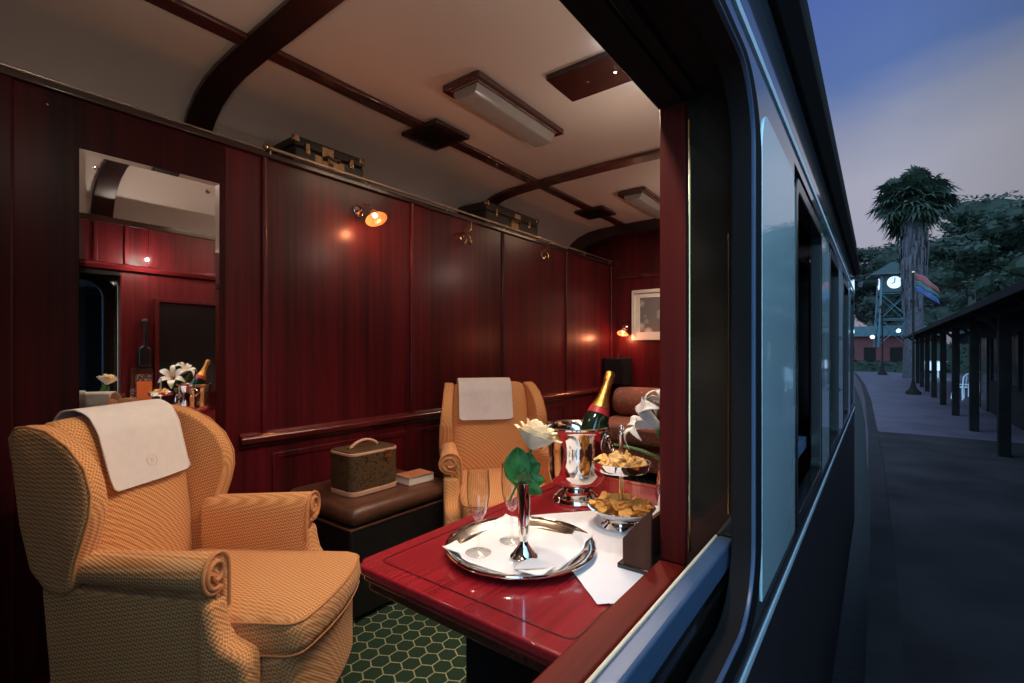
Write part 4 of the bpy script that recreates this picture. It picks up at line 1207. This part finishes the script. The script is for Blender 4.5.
# red building with teal roof below the tower
t = thing('red_building', 'low red brick building with a pale teal roof below the clock tower', 'building', px_ground(886, 45, GZ), math.radians(-10))
MB().box(-4.5, 3.4, 0, 5, 0, 3.1).build('wall', 'brick_red', t)
MB().prism([(-4.9, 3.05), (3.7, 3.05), (2.8, 4.0), (-3.9, 4.0)], 'y', -.5, 5.5).build('roof', 'teal', t)
for x in (-3, -1.2, .8, 2.8):
    MB().box(x-.45, x+.45, -.05, .02, .4, 2.0).build('window', 'black_matt', t)
for px, D, z in ((873, 42.5, 2.9), (899, 41, 3.4)):
    q = px_ground(px, D, GZ+z)
    s_ = thing('wall_lantern', 'glowing pale lantern %s' % ('left of the clock tower base' if px < 880 else 'at the foot of the clock tower'), 'lantern', q)
    MB().sphere((0, 0, 0), .17, 12, 8).build('globe', 'lamp_glow', s_)
    MB().box(-.06, .06, -.0, .25, .14, .2).build('bracket', 'black', s_)
# hedge
m = MB(); rr = random.Random(5)
for k in range(1500):
    x = rr.uniform(-4, 2.4); y = rr.uniform(-.5, .5); z = rr.uniform(0, .9); s = rr.uniform(.08, .16)
    a = Vector((rr.gauss(0, 1), rr.gauss(0, 1), rr.gauss(0, 1))).normalized(); b = a.cross(Vector((.3, .2, 1))).normalized(); p = Vector((x, y, z))
    m.add([p-a*s, p+b*s*.6, p+a*s, p-b*s*.6], [(0, 1, 2, 3)])
m.box(-4, 2.4, -.4, .4, 0, .8)
o = tag(m.build('hedge', 'tree', loc=px_ground(897, 38, GZ), rz=math.radians(-10), smooth=0), 'low clipped hedge in front of the red building', 'hedge')

m = MB(); rr = random.Random(9)
for k in range(1800):
    x = rr.uniform(-2.6, 3.2); y = rr.uniform(-.6, .6); z = rr.uniform(0, 2.3); s = rr.uniform(.08, .17)
    a = Vector((rr.gauss(0, 1), rr.gauss(0, 1), rr.gauss(0, 1))).normalized(); b = a.cross(Vector((.3, .2, 1))).normalized(); p = Vector((x, y, z))
    m.add([p-a*s, p+b*s*.6, p+a*s, p-b*s*.6], [(0, 1, 2, 3)])
m.box(-2.5, 3.1, -.5, .5, 0, 2.2)
tag(m.build('hedge', 'tree', loc=px_ground(952, 36.5, GZ), rz=math.radians(-40), smooth=0), 'taller dark hedge seen between the canopy posts behind the white stall', 'hedge')

# far dark station roof behind the canopy
t = thing('station_hall', 'long dark station roof rising behind the platform canopy', 'building', px_ground(1000, 34, GZ), math.radians(0))
MB().box(-1.0, 6, -6, 14, 0, 3.2).build('wall', 'canopy', t)
MB().prism([(-1.4, 3.1), (7, 3.1), (4.5, 5.6), (.8, 5.6)], 'y', -6.6, 14.6).build('roof', 'roof_grey', t)

# white garden furniture on the platform
def garden_chair(loc, rz, label):
    t = thing('garden_chair', label, 'chair', loc, rz)
    MB().prism(rrect(-.22, .22, -.22, .22, .06, 4), 'z', .43, .46).build('seat', 'white_metal', t)
    m = MB(); m.tube([(-.2, -.21, .44), (-.21, -.26, .8), (-.12, -.28, .92), (.12, -.28, .92), (.21, -.26, .8), (.2, -.21, .44)], .02, 8)
    for x in (-.1, 0, .1): m.tube([(x, -.21, .45), (x, -.275, .9)], .012, 6)
    m.build('backrest', 'white_metal', t)
    for x in (-.19, .19):
        for y in (-.19, .19): MB().tube([(x, y, .44), (x*1.15, y*1.2, 0)], .018, 6).build('leg', 'white_metal', t)
    return t
g0 = garden_chair(px_ground(964, 17, GZ), .6, 'white garden chair standing between the canopy posts')
copy_thing(g0, px_ground(970, 18.2, GZ), (0, 0, 2.2), 'white garden chair just behind the other garden chair')
t = thing('refreshment_stall', 'white stall with light put in as glow beyond the canopy posts', 'stall', px_ground(930, 31, GZ), math.radians(-40))
MB().box(-.75, .75, -.3, .3, .45, 1.0).build('counter', 'white_glow', t, bevel=.02)  # glow stands in for light falling on the white counter
for x in (-.7, 0, .7):
    MB().box(x-.03, x+.03, -.28, -.22, 0, .45).build('leg', 'white_metal', t)
MB().box(-.8, .8, -.35, .35, 1.0, 1.05).build('counter_top', 'white_metal', t, bevel=.01)

# ------------------------------------------------------------------ sky
W = bpy.data.worlds.new('dusk_sky'); S.world = W; W.use_nodes = True
nt = W.node_tree; nt.nodes.clear()
outn = N(nt, 'ShaderNodeOutputWorld'); bg = N(nt, 'ShaderNodeBackground'); nt.links.new(bg.outputs[0], outn.inputs[0])
tc = N(nt, 'ShaderNodeTexCoord'); sp = N(nt, 'ShaderNodeSeparateXYZ'); nt.links.new(tc.outputs['Generated'], sp.inputs[0])
def MM(op, a, b=None):
    n = N(nt, 'ShaderNodeMath', operation=op)
    for i, v in enumerate([a, b]):
        if v is None: continue
        if isinstance(v, (int, float)): n.inputs[i].default_value = v
        else: nt.links.new(v, n.inputs[i])
    return n.outputs[0]
mp = N(nt, 'ShaderNodeMapping'); mp.inputs['Scale'].default_value = (1.6, 1.6, 4.5); nt.links.new(tc.outputs['Generated'], mp.inputs['Vector'])
no = N(nt, 'ShaderNodeTexNoise'); no.inputs['Scale'].default_value = 1.5; no.inputs['Detail'].default_value = 4; nt.links.new(mp.outputs['Vector'], no.inputs['Vector'])
e = MM('ADD', MM('SUBTRACT', sp.outputs['Z'], MM('MULTIPLY', MM('MAXIMUM', sp.outputs['X'], -.1), .15)), MM('MULTIPLY', MM('SUBTRACT', no.outputs['Fac'], .5), .16))
rp = N(nt, 'ShaderNodeValToRGB'); cr = rp.color_ramp
cr.elements[0].position = 0; cr.elements[0].color = (.20, .20, .26, 1)
cr.elements[1].position = 1; cr.elements[1].color = (.30, .50, .85, 1)
for p, c in ((.14, (.36, .36, .45)), (.29, (.37, .375, .475)), (.355, (.27, .30, .42)), (.425, (.10, .17, .40)), (.55, (.075, .13, .40)), (.68, (.12, .22, .50))):
    x_ = cr.elements.new(p); x_.color = rgba(c)
nt.links.new(e, rp.inputs['Fac'])
# brighter evening sky on the side behind the photographer
bk = N(nt, 'ShaderNodeMapRange'); bk.inputs['From Min'].default_value = .35; bk.inputs['From Max'].default_value = -.5
bk.inputs['To Min'].default_value = 0; bk.inputs['To Max'].default_value = 1; nt.links.new(sp.outputs['Y'], bk.inputs['Value'])
mix = N(nt, 'ShaderNodeMix', data_type='RGBA'); nt.links.new(bk.outputs[0], mix.inputs[0]); 
mix.inputs[7].default_value = (1.15, 2.2, 3.2, 1)
# brownish cloud to the right
rx = N(nt, 'ShaderNodeMapRange'); rx.inputs['From Min'].default_value = .02; rx.inputs['From Max'].default_value = .28
nt.links.new(sp.outputs['X'], rx.inputs['Value'])
mx2 = N(nt, 'ShaderNodeMix', data_type='RGBA', blend_type='MULTIPLY'); nt.links.new(rx.outputs[0], mx2.inputs[0]); nt.links.new(rp.outputs['Color'], mx2.inputs[6]); mx2.inputs[7].default_value = (.62, .60, .52, 1)
nt.links.new(mx2.outputs[2], mix.inputs[6]); nt.links.new(mix.outputs[2], bg.inputs['Color'])
bg.inputs['Strength'].default_value = 1.0

# ------------------------------------------------------------------ lights
def point(name, loc, col, power, size=.03):
    l = bpy.data.lights.new(name, 'POINT'); l.color = col; l.energy = power; l.shadow_soft_size = size
    o = bpy.data.objects.new(name, l); COL.objects.link(o); o.location = loc; return o
def area(name, loc, rot, col, power, sx, sy):
    l = bpy.data.lights.new(name, 'AREA'); l.shape = 'RECTANGLE'; l.size = sx; l.size_y = sy; l.color = col; l.energy = power
    o = bpy.data.objects.new(name, l); COL.objects.link(o); o.location = loc; o.rotation_euler = rot; return o
def spot(name, loc, target, col, power, ang, blend=.6, size=.05):
    l = bpy.data.lights.new(name, 'SPOT'); l.color = col; l.energy = power; l.spot_size = math.radians(ang); l.spot_blend = blend; l.shadow_soft_size = size
    o = bpy.data.objects.new(name, l); COL.objects.link(o); o.location = loc
    o.rotation_euler = (Vector(target)-Vector(loc)).to_track_quat('-Z', 'Y').to_euler(); return o
WARM = (1, .70, .45)
def wpos(t, c): return tuple(t.matrix_basis @ Vector(c))
AMB = (1, .30, .13)
for t_, c_, p_ in ((s1, c1, 3.0), (s2, c2, 4.0), (s3, c3, 6.0)):
    d = Vector(c_)+Vector((.03, -.01, -.075))
    point('sconce_light', wpos(t_, d), AMB, p_, .02)
# ceiling lamps
area('ceiling_lamp_light', (-1.665, 2.155, 2.515), (0, 0, 0), WARM, 5, .14, .70)
area('ceiling_lamp_light', (-1.665, 4.25, 2.515), (0, 0, 0), WARM, 5, .14, .70)
# recessed ceiling spots, then added fill lights without fittings
spot('downlight', (-.98, 2.13, 2.57), (-.85, 1.35, .4), (1, .80, .64), 75, 110)
spot('downlight_far', (-1.0, 4.2, 2.57), (-1.5, 4.7, .5), (1, .78, .60), 90, 110)
point('led_glow', (-.93, 2.31, 2.575), (.55, .80, 1), .22, .01)
point('led_glow', (-.95, 1.94, 2.575), (.75, .88, 1), .12, .01)
spot('chair_fill_spot', (-.72, 1.0, 2.56), (-1.7, .9, .4), (1, .74, .50), 75, 75)  # added spot to light the armchair, no fitting above it
spot('jamb_fill_spot', (-.62, .25, 2.45), (-.42, 1.1, .9), (1, .78, .62), 50, 60)  # added spot to brighten jamb, sill and table end
point('room_fill', (-.56, 1.22, 1.93), (1, .84, .70), 6.5, .006)  # added fill points, no lamp behind them, for ceiling and cove
point('room_fill', (-1.7, .42, 2.12), (1, .86, .70), 2.6, .05)
for y, e_ in ((-.2, 2), (2.4, 5), (4.0, 6)):
    point('room_fill', (-1.0, y, 2.12), (1, .79, .64), e_, .02)

# ------------------------------------------------------------------ view
vs_ = S.view_settings
S.display_settings.display_device = 'sRGB'
vs_.view_transform = 'Standard'; vs_.look = 'None'; vs_.exposure = 0; vs_.gamma = 1; vs_.use_curve_mapping = False
